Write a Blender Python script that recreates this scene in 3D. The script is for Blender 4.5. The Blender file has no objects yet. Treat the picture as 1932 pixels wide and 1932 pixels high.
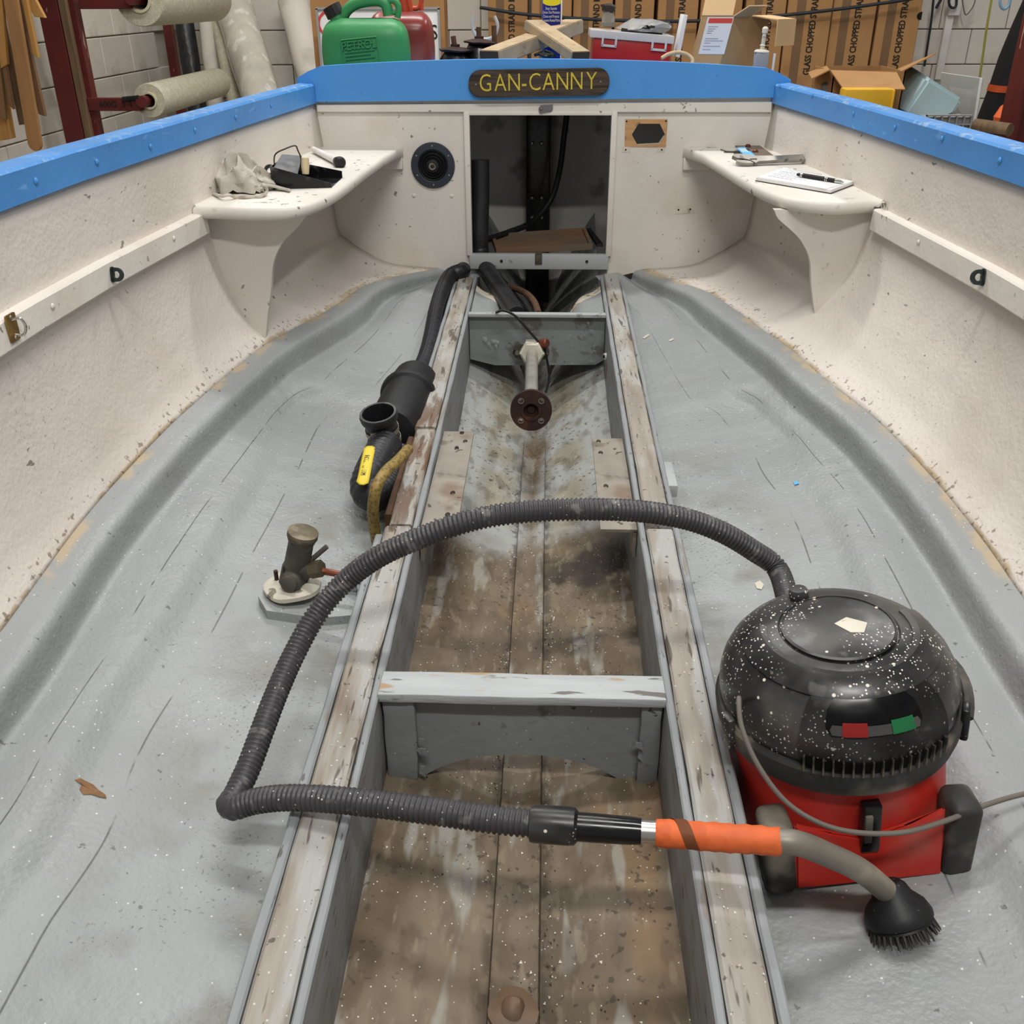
import bpy, bmesh, math, random
import numpy as np
from mathutils import Vector, Matrix, noise, geometry
random.seed(7)
SC = bpy.context.scene
COL = SC.collection
# ------------------------------------------------------------------ camera
CAM = np.array([0.03094, -3.70708, 0.35002])
YAW, PITCH, ROLL, FPX = 0.036955, 0.49431, -0.003218, 1814.3
_cy, _sy, _cp, _sp = math.cos(YAW), math.sin(YAW), math.cos(PITCH), math.sin(PITCH)
FW = np.array([-_sy*_cp, _cy*_cp, -_sp]); RT = np.array([_cy, _sy, 0.0]); UP = np.cross(RT, FW)
_cr, _sr = math.cos(ROLL), math.sin(ROLL)
RT, UP = _cr*RT + _sr*UP, -_sr*RT + _cr*UP
cd = bpy.data.cameras.new('camera'); cam = bpy.data.objects.new('camera', cd); COL.objects.link(cam)
cd.sensor_width = 36; cd.sensor_fit = 'HORIZONTAL'; cd.lens = FPX/1932*36; cd.clip_start = .02; cd.clip_end = 60
cam.matrix_world = Matrix(((RT[0], UP[0], -FW[0], CAM[0]), (RT[1], UP[1], -FW[1], CAM[1]), (RT[2], UP[2], -FW[2], CAM[2]), (0, 0, 0, 1)))
SC.camera = cam
# ------------------------------------------------------------------ light
SC.view_settings.view_transform = 'Standard'; SC.view_settings.look = 'None'
SC.view_settings.gamma = 1; SC.view_settings.use_curve_mapping = False
SC.view_settings.exposure = 0.0
c_ = SC.cycles; c_.max_bounces = 6; c_.diffuse_bounces = 3; c_.glossy_bounces = 3; c_.transmission_bounces = 4; c_.transparent_max_bounces = 6; c_.caustics_reflective = False; c_.caustics_refractive = False
w = bpy.data.worlds.new('workshop_ambient'); SC.world = w; w.use_nodes = True
w.node_tree.nodes['Background'].inputs[0].default_value = (1.0, .985, .96, 1)
w.node_tree.nodes['Background'].inputs[1].default_value = 0.27
def tube_light(name, loc, sx, sy, power, rz=0):
    l = bpy.data.lights.new(name, 'AREA'); l.shape = 'RECTANGLE'; l.size = sx; l.size_y = sy
    l.energy = power; l.color = (1.0, .985, .955)
    o = bpy.data.objects.new(name, l); COL.objects.link(o); o.location = loc; o.rotation_euler = (0, 0, rz)
    return o
tube_light('ceiling_tube_light', (0.2, -1.9, 2.5), 1.5, .16, 48)
tube_light('ceiling_tube_light', (-0.3, 0.6, 2.5), 1.5, .16, 54)
tube_light('ceiling_tube_light', (0.3, -4.1, 2.5), 1.5, .16, 76)
tube_light('ceiling_tube_light', (1.9, 1.2, 2.5), .16, 1.5, 40)
tube_light('ceiling_tube_light', (-1.7, 1.5, 2.5), .16, 1.5, 26)

# ------------------------------------------------------------------ pixel -> place helpers (1932 px frame)
def ray(x, y): return FW + RT*(x-966)/FPX - UP*(y-966)/FPX
def at(x, y, X=None, Y=None, Z=None):
    d = ray(x, y)
    for i, v in enumerate((X, Y, Z)):
        if v is not None: return Vector(CAM + d*(v-CAM[i])/d[i])
def atd(x, y, dep): return Vector(CAM + ray(x, y)*dep)
# ------------------------------------------------------------------ mesh helpers
V = Vector
def hexa(bm, p):
    v = [bm.verts.new(q) for q in p]
    fs = []
    for f in ((3,2,1,0),(4,5,6,7),(0,1,5,4),(1,2,6,5),(2,3,7,6),(3,0,4,7)): fs.append(bm.faces.new([v[i] for i in f]))
    return v
def box(bm, c, s, rot=None, bev=0, seg=2):
    c = V(c); h = V(s)*.5
    P = [V((x*h.x, y*h.y, z*h.z)) for z in (-1, 1) for x, y in ((-1,-1),(1,-1),(1,1),(-1,1))]
    if rot is not None: P = [rot @ p for p in P]
    v = hexa(bm, [c+p for p in P])
    if bev:
        es = list({e for q in v for e in q.link_edges})
        bmesh.ops.bevel(bm, geom=es, offset=bev, segments=seg, affect='EDGES', profile=.5)
def rotz(a): return Matrix.Rotation(a, 3, 'Z')
def rotx(a): return Matrix.Rotation(a, 3, 'X')
def roty(a): return Matrix.Rotation(a, 3, 'Y')
def catmull(P, k=8):
    P = [V(p) for p in P]; out = []
    for i in range(len(P)-1):
        a = P[i-1] if i else P[0]*2-P[1]; b, c = P[i], P[i+1]
        d = P[i+2] if i+2 < len(P) else P[-1]*2-P[-2]
        for j in range(k):
            t = j/k
            out.append(.5*((2*b)+(c-a)*t+(2*a-5*b+4*c-d)*t*t+(3*b-a-3*c+d)*t**3))
    out.append(P[-1]); return out
def resample(P, step):
    d = [0]
    for i in range(1, len(P)): d.append(d[-1]+(P[i]-P[i-1]).length)
    n = max(2, int(d[-1]/step)); out = []; j = 0
    for i in range(n+1):
        s = d[-1]*i/n
        while j < len(P)-2 and d[j+1] < s: j += 1
        t = (s-d[j])/max(1e-9, d[j+1]-d[j]); out.append(P[j].lerp(P[j+1], min(1, t)))
    return out, d[-1]
def tube(bm, P, r, n=10, caps=True, open_ends=False):
    P = [V(p) for p in P]; N = len(P); rr = r if hasattr(r, '__len__') else [r]*N
    t0 = (P[1]-P[0]).normalized(); u = t0.orthogonal().normalized(); rings = []
    for i in range(N):
        t = (P[min(i+1, N-1)]-P[max(i-1, 0)]).normalized()
        u = (u-t*u.dot(t)).normalized(); w_ = t.cross(u)
        rings.append([bm.verts.new(P[i]+(u*math.cos(2*math.pi*k/n)+w_*math.sin(2*math.pi*k/n))*rr[i]) for k in range(n)])
    for a, b in zip(rings, rings[1:]):
        for k in range(n): bm.faces.new((a[k], a[(k+1) % n], b[(k+1) % n], b[k]))
    if caps and not open_ends:
        bm.faces.new(rings[0][::-1]); bm.faces.new(rings[-1])
    return rings
def frame(axis, up=(0, 0, 1)):
    a = V(axis).normalized(); u = V(up)
    if abs(a.dot(u)) > .97: u = V((0, 1, 0))
    x = u.cross(a).normalized(); y = a.cross(x)
    return x, y, a
def lathe(bm, prof, o, axis=(0, 0, 1), n=28, close=True, arc=None):
    x, y, a = frame(axis); o = V(o); rings = []
    for r, h in prof:
        if r < 1e-6: rings.append([bm.verts.new(o+a*h)]*n); continue
        rings.append([bm.verts.new(o+a*h+(x*math.cos(2*math.pi*k/n)+y*math.sin(2*math.pi*k/n))*r) for k in range(n)])
    for p, q in zip(rings, rings[1:]):
        for k in range(n):
            f = [p[k], p[(k+1) % n], q[(k+1) % n], q[k]]
            g = []
            for v in f:
                if v not in g: g.append(v)
            if len(g) > 2:
                try: bm.faces.new(g)
                except ValueError: pass
    if close:
        for rg, fl in ((rings[0], True), (rings[-1], False)):
            if len(set(rg)) > 2: bm.faces.new(rg[::-1] if fl else rg)
def prism(bm, poly, o, ux, uy, h, holes=()):
    """poly in 2d (ux,uy), extruded by h along ux x uy"""
    ux, uy = V(ux).normalized(), V(uy).normalized(); n = ux.cross(uy)*h; o = V(o)
    loops = [[V((p[0], p[1], 0)) for p in poly]]+[[V((p[0], p[1], 0)) for p in hl] for hl in holes]
    flat = [p for l in loops for p in l]
    lo = [bm.verts.new(o+ux*p.x+uy*p.y) for p in flat]; hi = [bm.verts.new(o+ux*p.x+uy*p.y+n) for p in flat]
    if holes:
        tris = geometry.tessellate_polygon(loops)
    else:
        tris = [tuple(range(len(poly)))]
    for t in tris:
        for vs in ([lo[i] for i in t], [hi[i] for i in t]):
            try: bm.faces.new(vs)
            except ValueError: pass
    k = 0
    for l in loops:
        m = len(l)
        for i in range(m):
            a, b = k+i, k+(i+1) % m
            try: bm.faces.new((lo[a], lo[b], hi[b], hi[a]))
            except ValueError: pass
        k += m
def surf(bm, G):
    """grid of points -> quads, returns vertex grid"""
    R = [[bm.verts.new(p) for p in row] for row in G]
    for i in range(len(R)-1):
        for j in range(len(R[0])-1):
            bm.faces.new((R[i][j], R[i][j+1], R[i+1][j+1], R[i+1][j]))
    return R
def ell(rx, ry, n=16, cx=0, cy=0): return [(cx+rx*math.cos(2*math.pi*k/n), cy+ry*math.sin(2*math.pi*k/n)) for k in range(n)]
def rrect(w_, h_, r, n=5):
    out = []
    for cx, cy, a0 in ((w_/2-r, h_/2-r, 0), (-w_/2+r, h_/2-r, 90), (-w_/2+r, -h_/2+r, 180), (w_/2-r, -h_/2+r, 270)):
        for k in range(n+1):
            a = math.radians(a0+90*k/n); out.append((cx+r*math.cos(a), cy+r*math.sin(a)))
    return out
def jitter(bm, amp, sc=20, seed=0):
    for v in bm.verts:
        v.co += noise.noise_vector(v.co*sc+V((seed, seed, seed)))*amp
def fin(bm, name, sharp=35, recalc=True, ngon=True):
    if recalc: bmesh.ops.recalc_face_normals(bm, faces=bm.faces)
    me = bpy.data.meshes.new(name); bm.to_mesh(me); bm.free()
    for p in me.polygons: p.use_smooth = True
    me.set_sharp_from_angle(angle=math.radians(sharp))
    return me
WM = {}
def setp(o, label=None, cat=None, group=None, kind=None):
    if label: o['label'] = label
    if cat: o['category'] = cat
    if group: o['group'] = group
    if kind: o['kind'] = kind
def thing(name, label, cat, loc=(0, 0, 0), group=None, kind=None):
    o = bpy.data.objects.new(name, None); COL.objects.link(o); o.location = loc; o.empty_display_size = .05
    WM[o] = Matrix.Translation(V(loc)); setp(o, label, cat, group, kind); return o
def part(name, bm, mat, parent, label=None, kind=None, sharp=35, recalc=True):
    me = fin(bm, name, sharp, recalc) if not isinstance(bm, bpy.types.Mesh) else bm
    me.transform(WM[parent].inverted())
    o = bpy.data.objects.new(name, me); COL.objects.link(o); o.parent = parent; WM[o] = WM[parent]
    if mat:
        me.materials.clear()
        me.materials.append(mat)
    setp(o, label, None, None, kind); return o
def solo(name, bm, mat, label, cat, loc=None, group=None, kind=None, sharp=35, recalc=True):
    me = fin(bm, name, sharp, recalc) if not isinstance(bm, bpy.types.Mesh) else bm
    if loc is None:
        cs = [v.co for v in me.vertices]
        loc = V(((min(c.x for c in cs)+max(c.x for c in cs))/2, (min(c.y for c in cs)+max(c.y for c in cs))/2, min(c.z for c in cs)))
    loc = V(loc)
    me.transform(Matrix.Translation(-loc))
    o = bpy.data.objects.new(name, me); COL.objects.link(o); o.location = loc; WM[o] = Matrix.Translation(loc)
    if mat: me.materials.clear(); me.materials.append(mat)
    setp(o, label, cat, group, kind); return o
def inst(name, me, parent, M4, label=None):
    """shared mesh (local coords) placed by a world matrix under parent"""
    o = bpy.data.objects.new(name, me); COL.objects.link(o); o.parent = parent
    o.matrix_local = WM[parent].inverted() @ M4; WM[o] = M4
    if label: o['label'] = label
    return o
def M4(o, x, y, z):
    x, y, z = V(x), V(y), V(z)
    return Matrix(((x.x, y.x, z.x, o[0]), (x.y, y.y, z.y, o[1]), (x.z, y.z, z.z, o[2]), (0, 0, 0, 1)))
def textmesh(s, size, depth, sx=1.0, bold=0.0, align='CENTER', spacing=1.0):
    c = bpy.data.curves.new('text', 'FONT'); c.body = s; c.size = size; c.extrude = depth; c.align_x = align; c.align_y = 'CENTER'
    c.offset = bold; c.resolution_u = 3; c.space_character = spacing
    o = bpy.data.objects.new('text', c); COL.objects.link(o)
    bpy.context.view_layer.update()
    dg = bpy.context.evaluated_depsgraph_get()
    me = bpy.data.meshes.new_from_object(o.evaluated_get(dg)); bpy.data.objects.remove(o)
    if sx != 1: me.transform(Matrix.Diagonal((sx, 1, 1, 1)))
    return me
def text_part(name, s, size, depth, mat, parent, o, ux, uy, sx=1.0, bold=0.0, align='CENTER', label=None, spacing=1.0):
    me = textmesh(s, size, depth, sx, bold, align, spacing); ux, uy = V(ux).normalized(), V(uy).normalized()
    me.transform(M4(o, ux, uy, ux.cross(uy)))
    return part(name, me, mat, parent, label)
# ------------------------------------------------------------------ materials
def lin(c): return tuple((x/12.92 if x <= .04045 else ((x+.055)/1.055)**2.4) for x in c)
def rgb(r, g, b): return lin((r/255, g/255, b/255))+(1,)
MATS = {}
def mat(name, col, rough=.6, metal=0.0, var=.08, vscale=6, bump=0.0, bscale=60, layers=(), spec=.4, coat=0, trans=0, ior=1.45, stretch=(1, 1, 1), alpha=1, bump2=0, b2scale=8):
    """painted / worn procedural material. layers: dicts col, sc, lo, hi, amt, st(stretch), kind noise|speck|line, reg=(axis,a,b,fade), attr=(name,a,b,fade), rough"""
    m = bpy.data.materials.new(name); MATS[name] = m; m.use_nodes = True
    nt = m.node_tree; N = nt.nodes; L = nt.links
    bs = N['Principled BSDF']
    tc = N.new('ShaderNodeTexCoord')
    def mapping(st):
        mp = N.new('ShaderNodeMapping'); mp.inputs['Scale'].default_value = st; L.new(tc.outputs['Object'], mp.inputs['Vector']); return mp.outputs[0]
    def nz(sc, st=(1, 1, 1), det=4, off=0):
        t = N.new('ShaderNodeTexNoise'); t.inputs['Scale'].default_value = sc; t.inputs['Detail'].default_value = det
        mp = N.new('ShaderNodeMapping'); mp.inputs['Scale'].default_value = st; mp.inputs['Location'].default_value = (off, off*.7, off*1.3)
        L.new(tc.outputs['Object'], mp.inputs['Vector']); L.new(mp.outputs[0], t.inputs['Vector']); return t.outputs['Fac']
    def rng(v, a, b, c=0, d=1):
        r = N.new('ShaderNodeMapRange'); r.interpolation_type = 'SMOOTHSTEP'
        L.new(v, r.inputs[0]); r.inputs[1].default_value = a; r.inputs[2].default_value = b; r.inputs[3].default_value = c; r.inputs[4].default_value = d
        return r.outputs[0]
    def mul(a, b):
        t = N.new('ShaderNodeMath'); t.operation = 'MULTIPLY'; L.new(a, t.inputs[0])
        if hasattr(b, 'links'): L.new(b, t.inputs[1])
        else: t.inputs[1].default_value = b
        return t.outputs[0]
    def mixc(f, a, b):
        t = N.new('ShaderNodeMix'); t.data_type = 'RGBA'; L.new(f, t.inputs[0])
        for s, v in ((6, a), (7, b)):
            if hasattr(v, 'links'): L.new(v, t.inputs[s])
            else: t.inputs[s].default_value = v
        return t.outputs[2]
    def mixf(f, a, b):
        t = N.new('ShaderNodeMix'); t.data_type = 'FLOAT'; L.new(f, t.inputs[0])
        for s, v in ((2, a), (3, b)):
            if hasattr(v, 'links'): L.new(v, t.inputs[s])
            else: t.inputs[s].default_value = v
        return t.outputs[0]
    c0 = tuple(max(0, x*(1-var)) for x in col[:3])+(1,); c1 = tuple(min(1, x*(1+var)) for x in col[:3])+(1,)
    colr = mixc(rng(nz(vscale, stretch, 3), .3, .7), c0, c1)
    rg = None
    hgt = None
    sep = None
    for i, ly in enumerate(layers):
        k = ly.get('kind', 'noise'); st = ly.get('st', (1, 1, 1)); sc = ly.get('sc', 10)
        if k == 'noise': f = rng(nz(sc, st, ly.get('det', 3), ly.get('off', i*3.1)), ly.get('lo', .55), ly.get('hi', .62))
        elif k == 'speck':
            t = N.new('ShaderNodeTexVoronoi'); t.inputs['Scale'].default_value = sc; L.new(mapping(st), t.inputs['Vector'])
            th = ly.get('th', .16)*2.0; f = rng(t.outputs['Distance'], th, th*.7)
            g = N.new('ShaderNodeSeparateColor'); L.new(t.outputs['Color'], g.inputs[0]); f = mul(f, rng(g.outputs[0], ly.get('dens', .7), ly.get('dens', .7)+.02))
        elif k == 'all': f = rng(nz(2), -1, -.5)
        if 'nm' in ly:      # break the mask up with a second, larger noise
            f = mul(f, rng(nz(ly['nm'][0], (1, 1, 1), 1, 7.7+i), ly['nm'][1], ly['nm'][2]))
        for key in ('reg', 'reg2'):
            if key in ly:
                if sep is None: sep = N.new('ShaderNodeSeparateXYZ'); L.new(tc.outputs['Object'], sep.inputs[0])
                ax, a, b, fd = ly[key]
                wob = N.new('ShaderNodeMath'); wob.operation = 'MULTIPLY_ADD'; L.new(nz(ly.get('wsc', 7), (1, 1, 1), 2, 1.3), wob.inputs[0]); wob.inputs[1].default_value = ly.get('wob', .0); L.new(sep.outputs[ax], wob.inputs[2])
                f = mul(f, mul(rng(wob.outputs[0], a-fd, a+fd), rng(wob.outputs[0], b+fd, b-fd)))
        if 'attr' in ly:
            nm, a, b, fd = ly['attr']; at_ = N.new('ShaderNodeAttribute'); at_.attribute_name = nm
            wob = N.new('ShaderNodeMath'); wob.operation = 'MULTIPLY_ADD'; L.new(nz(ly.get('wsc', 7), (1, 1, 1), 2, 2.3), wob.inputs[0]); wob.inputs[1].default_value = ly.get('wob', .0); L.new(at_.outputs['Fac'], wob.inputs[2])
            f = mul(f, mul(rng(wob.outputs[0], a-fd, a+fd), rng(wob.outputs[0], b+fd, b-fd)))
        f = mul(f, ly.get('amt', 1.0))
        colr = mixc(f, colr, ly['col'])
        if 'rough' in ly: rg = mixf(f, rg if rg is not None else rough, ly['rough'])
        if 'dep' in ly:
            d = mul(f, -ly['dep'])
            if hgt is None: hgt = d
            else:
                t = N.new('ShaderNodeMath'); t.operation = 'ADD'; L.new(hgt, t.inputs[0]); L.new(d, t.inputs[1]); hgt = t.outputs[0]
    L.new(colr, bs.inputs['Base Color'])
    if rg is not None: L.new(rg, bs.inputs['Roughness'])
    else: L.new(rng(nz(vscale*2.3, stretch, 1), .2, .8, max(0, rough-.07), min(1, rough+.07)), bs.inputs['Roughness'])
    bs.inputs['Metallic'].default_value = metal; bs.inputs['Specular IOR Level'].default_value = spec
    bs.inputs['Coat Weight'].default_value = coat; bs.inputs['Transmission Weight'].default_value = trans; bs.inputs['IOR'].default_value = ior
    bs.inputs['Alpha'].default_value = alpha
    if bump or bump2 or hgt is not None:
        h = None
        if bump: h = mul(nz(bscale, stretch, 2), bump)
        if bump2:
            h2 = mul(nz(b2scale, stretch, 1, 5), bump2)
            if h is None: h = h2
            else:
                t = N.new('ShaderNodeMath'); t.operation = 'ADD'; L.new(h, t.inputs[0]); L.new(h2, t.inputs[1]); h = t.outputs[0]
        if hgt is not None:
            if h is None: h = hgt
            else:
                t = N.new('ShaderNodeMath'); t.operation = 'ADD'; L.new(h, t.inputs[0]); L.new(hgt, t.inputs[1]); h = t.outputs[0]
        b = N.new('ShaderNodeBump'); b.inputs['Strength'].default_value = 1; b.inputs['Distance'].default_value = 1; L.new(h, b.inputs['Height']); L.new(b.outputs[0], bs.inputs['Normal'])
    return m
TAN = rgb(186, 165, 132); DARK = rgb(45, 40, 36)
mat('hull_white', rgb(216, 208, 199), .55, var=.03, vscale=3, bump=.0016, bscale=90, bump2=.003, b2scale=14, layers=[
    dict(col=rgb(96, 82, 68), sc=60, lo=.68, hi=.71, st=(1, .5, 1), amt=.75, nm=(2.2, .47, .58)), dict(col=rgb(120, 104, 86), sc=130, lo=.66, hi=.70, amt=.55, nm=(3, .46, .6)), dict(col=rgb(196, 184, 168), sc=2.2, lo=.5, hi=.75, amt=.45),
    dict(col=TAN, sc=30, lo=.35, hi=.5, attr=('u', -.02, .055, .012), wob=.05, wsc=9, amt=.85, nm=(4, .44, .52)),
    dict(col=rgb(110, 95, 75), sc=70, lo=.6, hi=.66, attr=('u', -.02, .10, .02), amt=.7)])
mat('sole_grey', rgb(150, 153, 153), .42, var=.05, vscale=3, bump=.0016, bscale=110, bump2=.004, b2scale=16, spec=.5, layers=[
    dict(col=rgb(146, 147, 143), sc=4, lo=.5, hi=.75, amt=.5),
    dict(col=TAN, sc=18, lo=.4, hi=.55, attr=('u', .985, 1.1, .012), wob=.03, wsc=8, amt=.75, nm=(4, .47, .54)),
    dict(col=rgb(112, 112, 100), sc=6, lo=.42, hi=.62, attr=('u', -.1, .30, .16), reg2=(1, -5, -1.5, .5), amt=.75),
    dict(col=rgb(70, 66, 58), sc=170, lo=.62, hi=.68, attr=('u', -.1, .34, .14), amt=.6, nm=(5, .45, .6)),
    dict(col=rgb(60, 60, 58), sc=9, lo=.42, hi=.5, attr=('u', .655, .659, .002), wob=.012, wsc=4, amt=.85),
    dict(col=rgb(60, 60, 58), sc=7, lo=.45, hi=.52, attr=('u', .40, .404, .002), wob=.014, wsc=3, amt=.8),
    dict(col=rgb(85, 85, 82), sc=60, lo=.7, hi=.73, amt=.7),
    dict(col=rgb(225, 224, 218), kind='speck', sc=130, th=.12, dens=.93, amt=.7)])
mat('gunwale_blue', rgb(72, 140, 208), .38, var=.06, vscale=5, bump=.0006, bscale=40, spec=.5, layers=[
    dict(col=rgb(120, 175, 228), sc=26, lo=.66, hi=.72, amt=.55, st=(1, .5, 2)),
    dict(col=rgb(170, 190, 205), sc=40, lo=.52, hi=.62, reg=(2, 1.066, 1.085, .004), amt=.6, nm=(6, .45, .6)),
    dict(col=rgb(60, 95, 140), sc=60, lo=.70, hi=.73, amt=.5)])
mat('beam_blue', rgb(78, 148, 216), .4, var=.04, vscale=4, bump=.0006, bscale=60, layers=[dict(col=rgb(60, 100, 150), sc=70, lo=.70, hi=.74, amt=.35)])
mat('wood_white', rgb(218, 212, 203), .5, var=.03, vscale=5, bump=.0008, bscale=70, layers=[
    dict(col=rgb(95, 80, 66), sc=44, lo=.66, hi=.69, amt=.75, nm=(3, .47, .58)), dict(col=rgb(205, 195, 180), sc=5, lo=.5, hi=.7, amt=.5)])
mat('shelf_white', rgb(216, 211, 201), .45, var=.03, vscale=6, bump=.0008, bscale=60, layers=[dict(col=rgb(88, 76, 64), sc=34, lo=.63, hi=.66, amt=.85, nm=(4, .46, .56))])
mat('trim_grey', rgb(168, 171, 171), .45, var=.05, vscale=6, bump=.0006, bscale=60, layers=[dict(col=rgb(110, 105, 98), sc=24, lo=.66, hi=.7, amt=.6)])
BW = dict(st=(6, .5, 6))
mat('bearer_wood', rgb(150, 143, 133), .7, var=.12, vscale=9, bump=.002, bscale=34, stretch=(5, .5, 5), layers=[
    dict(col=rgb(168, 168, 164), sc=7, lo=.45, hi=.58, amt=.85, st=(3, .6, 3)),
    dict(col=rgb(118, 98, 76), sc=5, lo=.56, hi=.68, amt=.5, st=(4, .5, 4)),
    dict(col=rgb(74, 62, 50), sc=20, lo=.62, hi=.68, amt=.8, st=(3, .35, 3)),
    dict(col=rgb(60, 52, 44), sc=70, lo=.66, hi=.7, amt=.7),
    dict(col=rgb(98, 66, 40), sc=12, lo=.42, hi=.55, amt=.75, reg=(1, -1.95, -1.15, .12), st=(4, .6, 4), reg2=(0, -.5, -.2, .02)),
    dict(col=rgb(222, 218, 206), kind='speck', sc=150, th=.13, dens=.9, amt=.7)])
mat('bearer_grey', rgb(140, 143, 145), .55, var=.08, vscale=7, bump=.001, bscale=40, stretch=(3, .6, 3), layers=[
    dict(col=rgb(128, 118, 104), sc=14, lo=.6, hi=.66, amt=.7, st=(3, .5, 3)), dict(col=rgb(66, 60, 54), sc=40, lo=.66, hi=.7, amt=.7, st=(2, .5, 2)),
    dict(col=rgb(96, 88, 78), sc=9, lo=.4, hi=.6, amt=.6, reg=(2, -.1, .22, .06))])  # brown towards the foot: dirt, plus shade painted onto the inner faces
mat('frame_grey', rgb(132, 136, 135), .55, var=.06, vscale=6, bump=.0012, bscale=50, layers=[
    dict(col=rgb(92, 84, 72), sc=13, lo=.62, hi=.68, amt=.7), dict(col=rgb(50, 46, 42), sc=46, lo=.68, hi=.71, amt=.8), dict(col=rgb(198, 198, 192), kind='speck', sc=130, th=.1, dens=.92)])
mat('frame_top', rgb(176, 180, 181), .6, var=.06, vscale=9, bump=.001, bscale=50, stretch=(.6, 4, 4), layers=[
    dict(col=rgb(168, 140, 108), sc=8, lo=.58, hi=.64, amt=.9, st=(.7, 3, 3)), dict(col=rgb(84, 74, 64), sc=16, lo=.62, hi=.67, amt=.8, st=(.6, 3, 3))])
mat('bilge', rgb(116, 103, 86), .6, var=.16, vscale=5, bump=.0022, bscale=40, bump2=.004, b2scale=12, spec=.35, layers=[
    dict(col=rgb(88, 74, 56), sc=4, lo=.48, hi=.62, amt=.8, st=(1.5, .8, 1)),
    dict(col=rgb(142, 110, 76), sc=5, lo=.56, hi=.68, amt=.45, st=(1.4, .6, 1), off=9),
    dict(col=rgb(156, 154, 146), sc=6, lo=.56, hi=.64, amt=.7, st=(3, .6, 1), off=4),
    dict(col=rgb(160, 163, 160), sc=3, lo=.1, hi=.2, reg=(1, -1.36, 1.6, .10), wob=.5, wsc=5, attr=('c', .35, 2, .12), amt=.93),
    dict(col=rgb(140, 128, 96), sc=6, lo=.4, hi=.6, reg=(1, -1.9, -.3, .2), attr=('c', .2, .62, .1), amt=.55),
    dict(col=rgb(38, 32, 27), sc=6, lo=.46, hi=.58, reg=(1, -2.3, -1.6, .12), reg2=(0, .03, .3, .05), amt=.85),  # dark patch by the right bearer: oily dirt and painted shadow together
    dict(col=rgb(52, 45, 38), sc=26, lo=.42, hi=.52, attr=('c', .14, .20, .03), amt=.55, reg=(1, -5, -1.1, .2)),
    dict(col=rgb(64, 54, 44), sc=70, lo=.6, hi=.66, amt=.75, nm=(4, .4, .6)), dict(col=rgb(78, 66, 52), sc=20, lo=.48, hi=.66, amt=.45, st=(1.3, .6, 1), off=12), dict(col=rgb(150, 138, 116), sc=34, lo=.58, hi=.7, amt=.4, st=(1.5, .5, 1), off=15),
    dict(col=rgb(236, 232, 220), kind='speck', sc=210, th=.14, dens=.94, amt=.7)])
mat('bilge_pale', rgb(214, 204, 186), .6, var=.08, vscale=8, bump=.001, bscale=50, layers=[
    dict(col=rgb(118, 96, 68), sc=16, lo=.52, hi=.62, amt=.8), dict(col=rgb(40, 34, 28), sc=40, lo=.66, hi=.7)])
mat('locker_white', rgb(222, 217, 208), .7, var=.08, vscale=4, bump=.001, bscale=50, layers=[dict(col=rgb(120, 108, 96), sc=8, lo=.55, hi=.7, amt=.6)])  # white paint with brown blotches, inside of the stern
mat('deep_bilge', rgb(46, 40, 34), .7, var=.3, vscale=8, bump=.003, bscale=40)
mat('rubber_black', rgb(26, 26, 28), .55, var=.2, vscale=12, bump=.0004, bscale=80, layers=[dict(col=rgb(92, 90, 86), kind='speck', sc=160, th=.1, dens=.9, amt=.8)])
mat('hose_black', rgb(34, 34, 37), .42, var=.15, vscale=20, bump=.0003, bscale=120, spec=.5, layers=[dict(col=rgb(130, 128, 122), kind='speck', sc=180, th=.12, dens=.9, amt=.8)])
mat('vac_hose', rgb(62, 60, 63), .45, var=.12, vscale=30, spec=.5, layers=[dict(col=rgb(150, 148, 144), sc=40, lo=.58, hi=.7, amt=.35), dict(col=rgb(205, 202, 194), kind='speck', sc=200, th=.14, dens=.93)])
mat('plastic_black', rgb(24, 24, 26), .32, var=.15, vscale=14, spec=.5, bump=.0002, bscale=60, layers=[
    dict(col=rgb(104, 101, 96), sc=7, lo=.48, hi=.72, amt=.6), dict(col=rgb(120, 117, 110), sc=30, lo=.6, hi=.68, amt=.4, nm=(5, .45, .6)),
    dict(col=rgb(226, 222, 212), kind='speck', sc=230, th=.17, dens=.62, nm=(7, .46, .56)), dict(col=rgb(222, 214, 196), kind='speck', sc=90, th=.13, dens=.88), dict(col=rgb(120, 116, 110), sc=3.5, lo=.5, hi=.72, amt=.3)])
mat('plastic_panel', rgb(18, 18, 20), .22, var=.15, vscale=14, spec=.5, layers=[dict(col=rgb(120, 118, 114), sc=16, lo=.6, hi=.75, amt=.5)])
mat('plastic_dusty', rgb(52, 51, 49), .6, var=.15, vscale=14, layers=[dict(col=rgb(142, 134, 118), sc=10, lo=.48, hi=.66, amt=.6)])
mat('vac_red', rgb(178, 44, 34), .42, var=.1, vscale=5, spec=.45, layers=[dict(col=rgb(166, 98, 86), sc=6, lo=.52, hi=.7, amt=.6), dict(col=rgb(70, 24, 20), sc=22, lo=.66, hi=.72, amt=.6)])
mat('tape_orange', rgb(212, 100, 50), .6, var=.1, vscale=20, bump=.002, bscale=46, layers=[dict(col=rgb(196, 88, 42), sc=26, lo=.55, hi=.65, amt=.7)])
mat('tape_brown', rgb(150, 92, 58), .6, var=.1)
mat('wand_grey', rgb(128, 122, 112), .5, var=.1, vscale=12, metal=.35, layers=[dict(col=rgb(180, 170, 152), sc=9, lo=.5, hi=.65, amt=.6)])
mat('chrome', rgb(205, 203, 198), .2, metal=1, var=.05)
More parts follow.
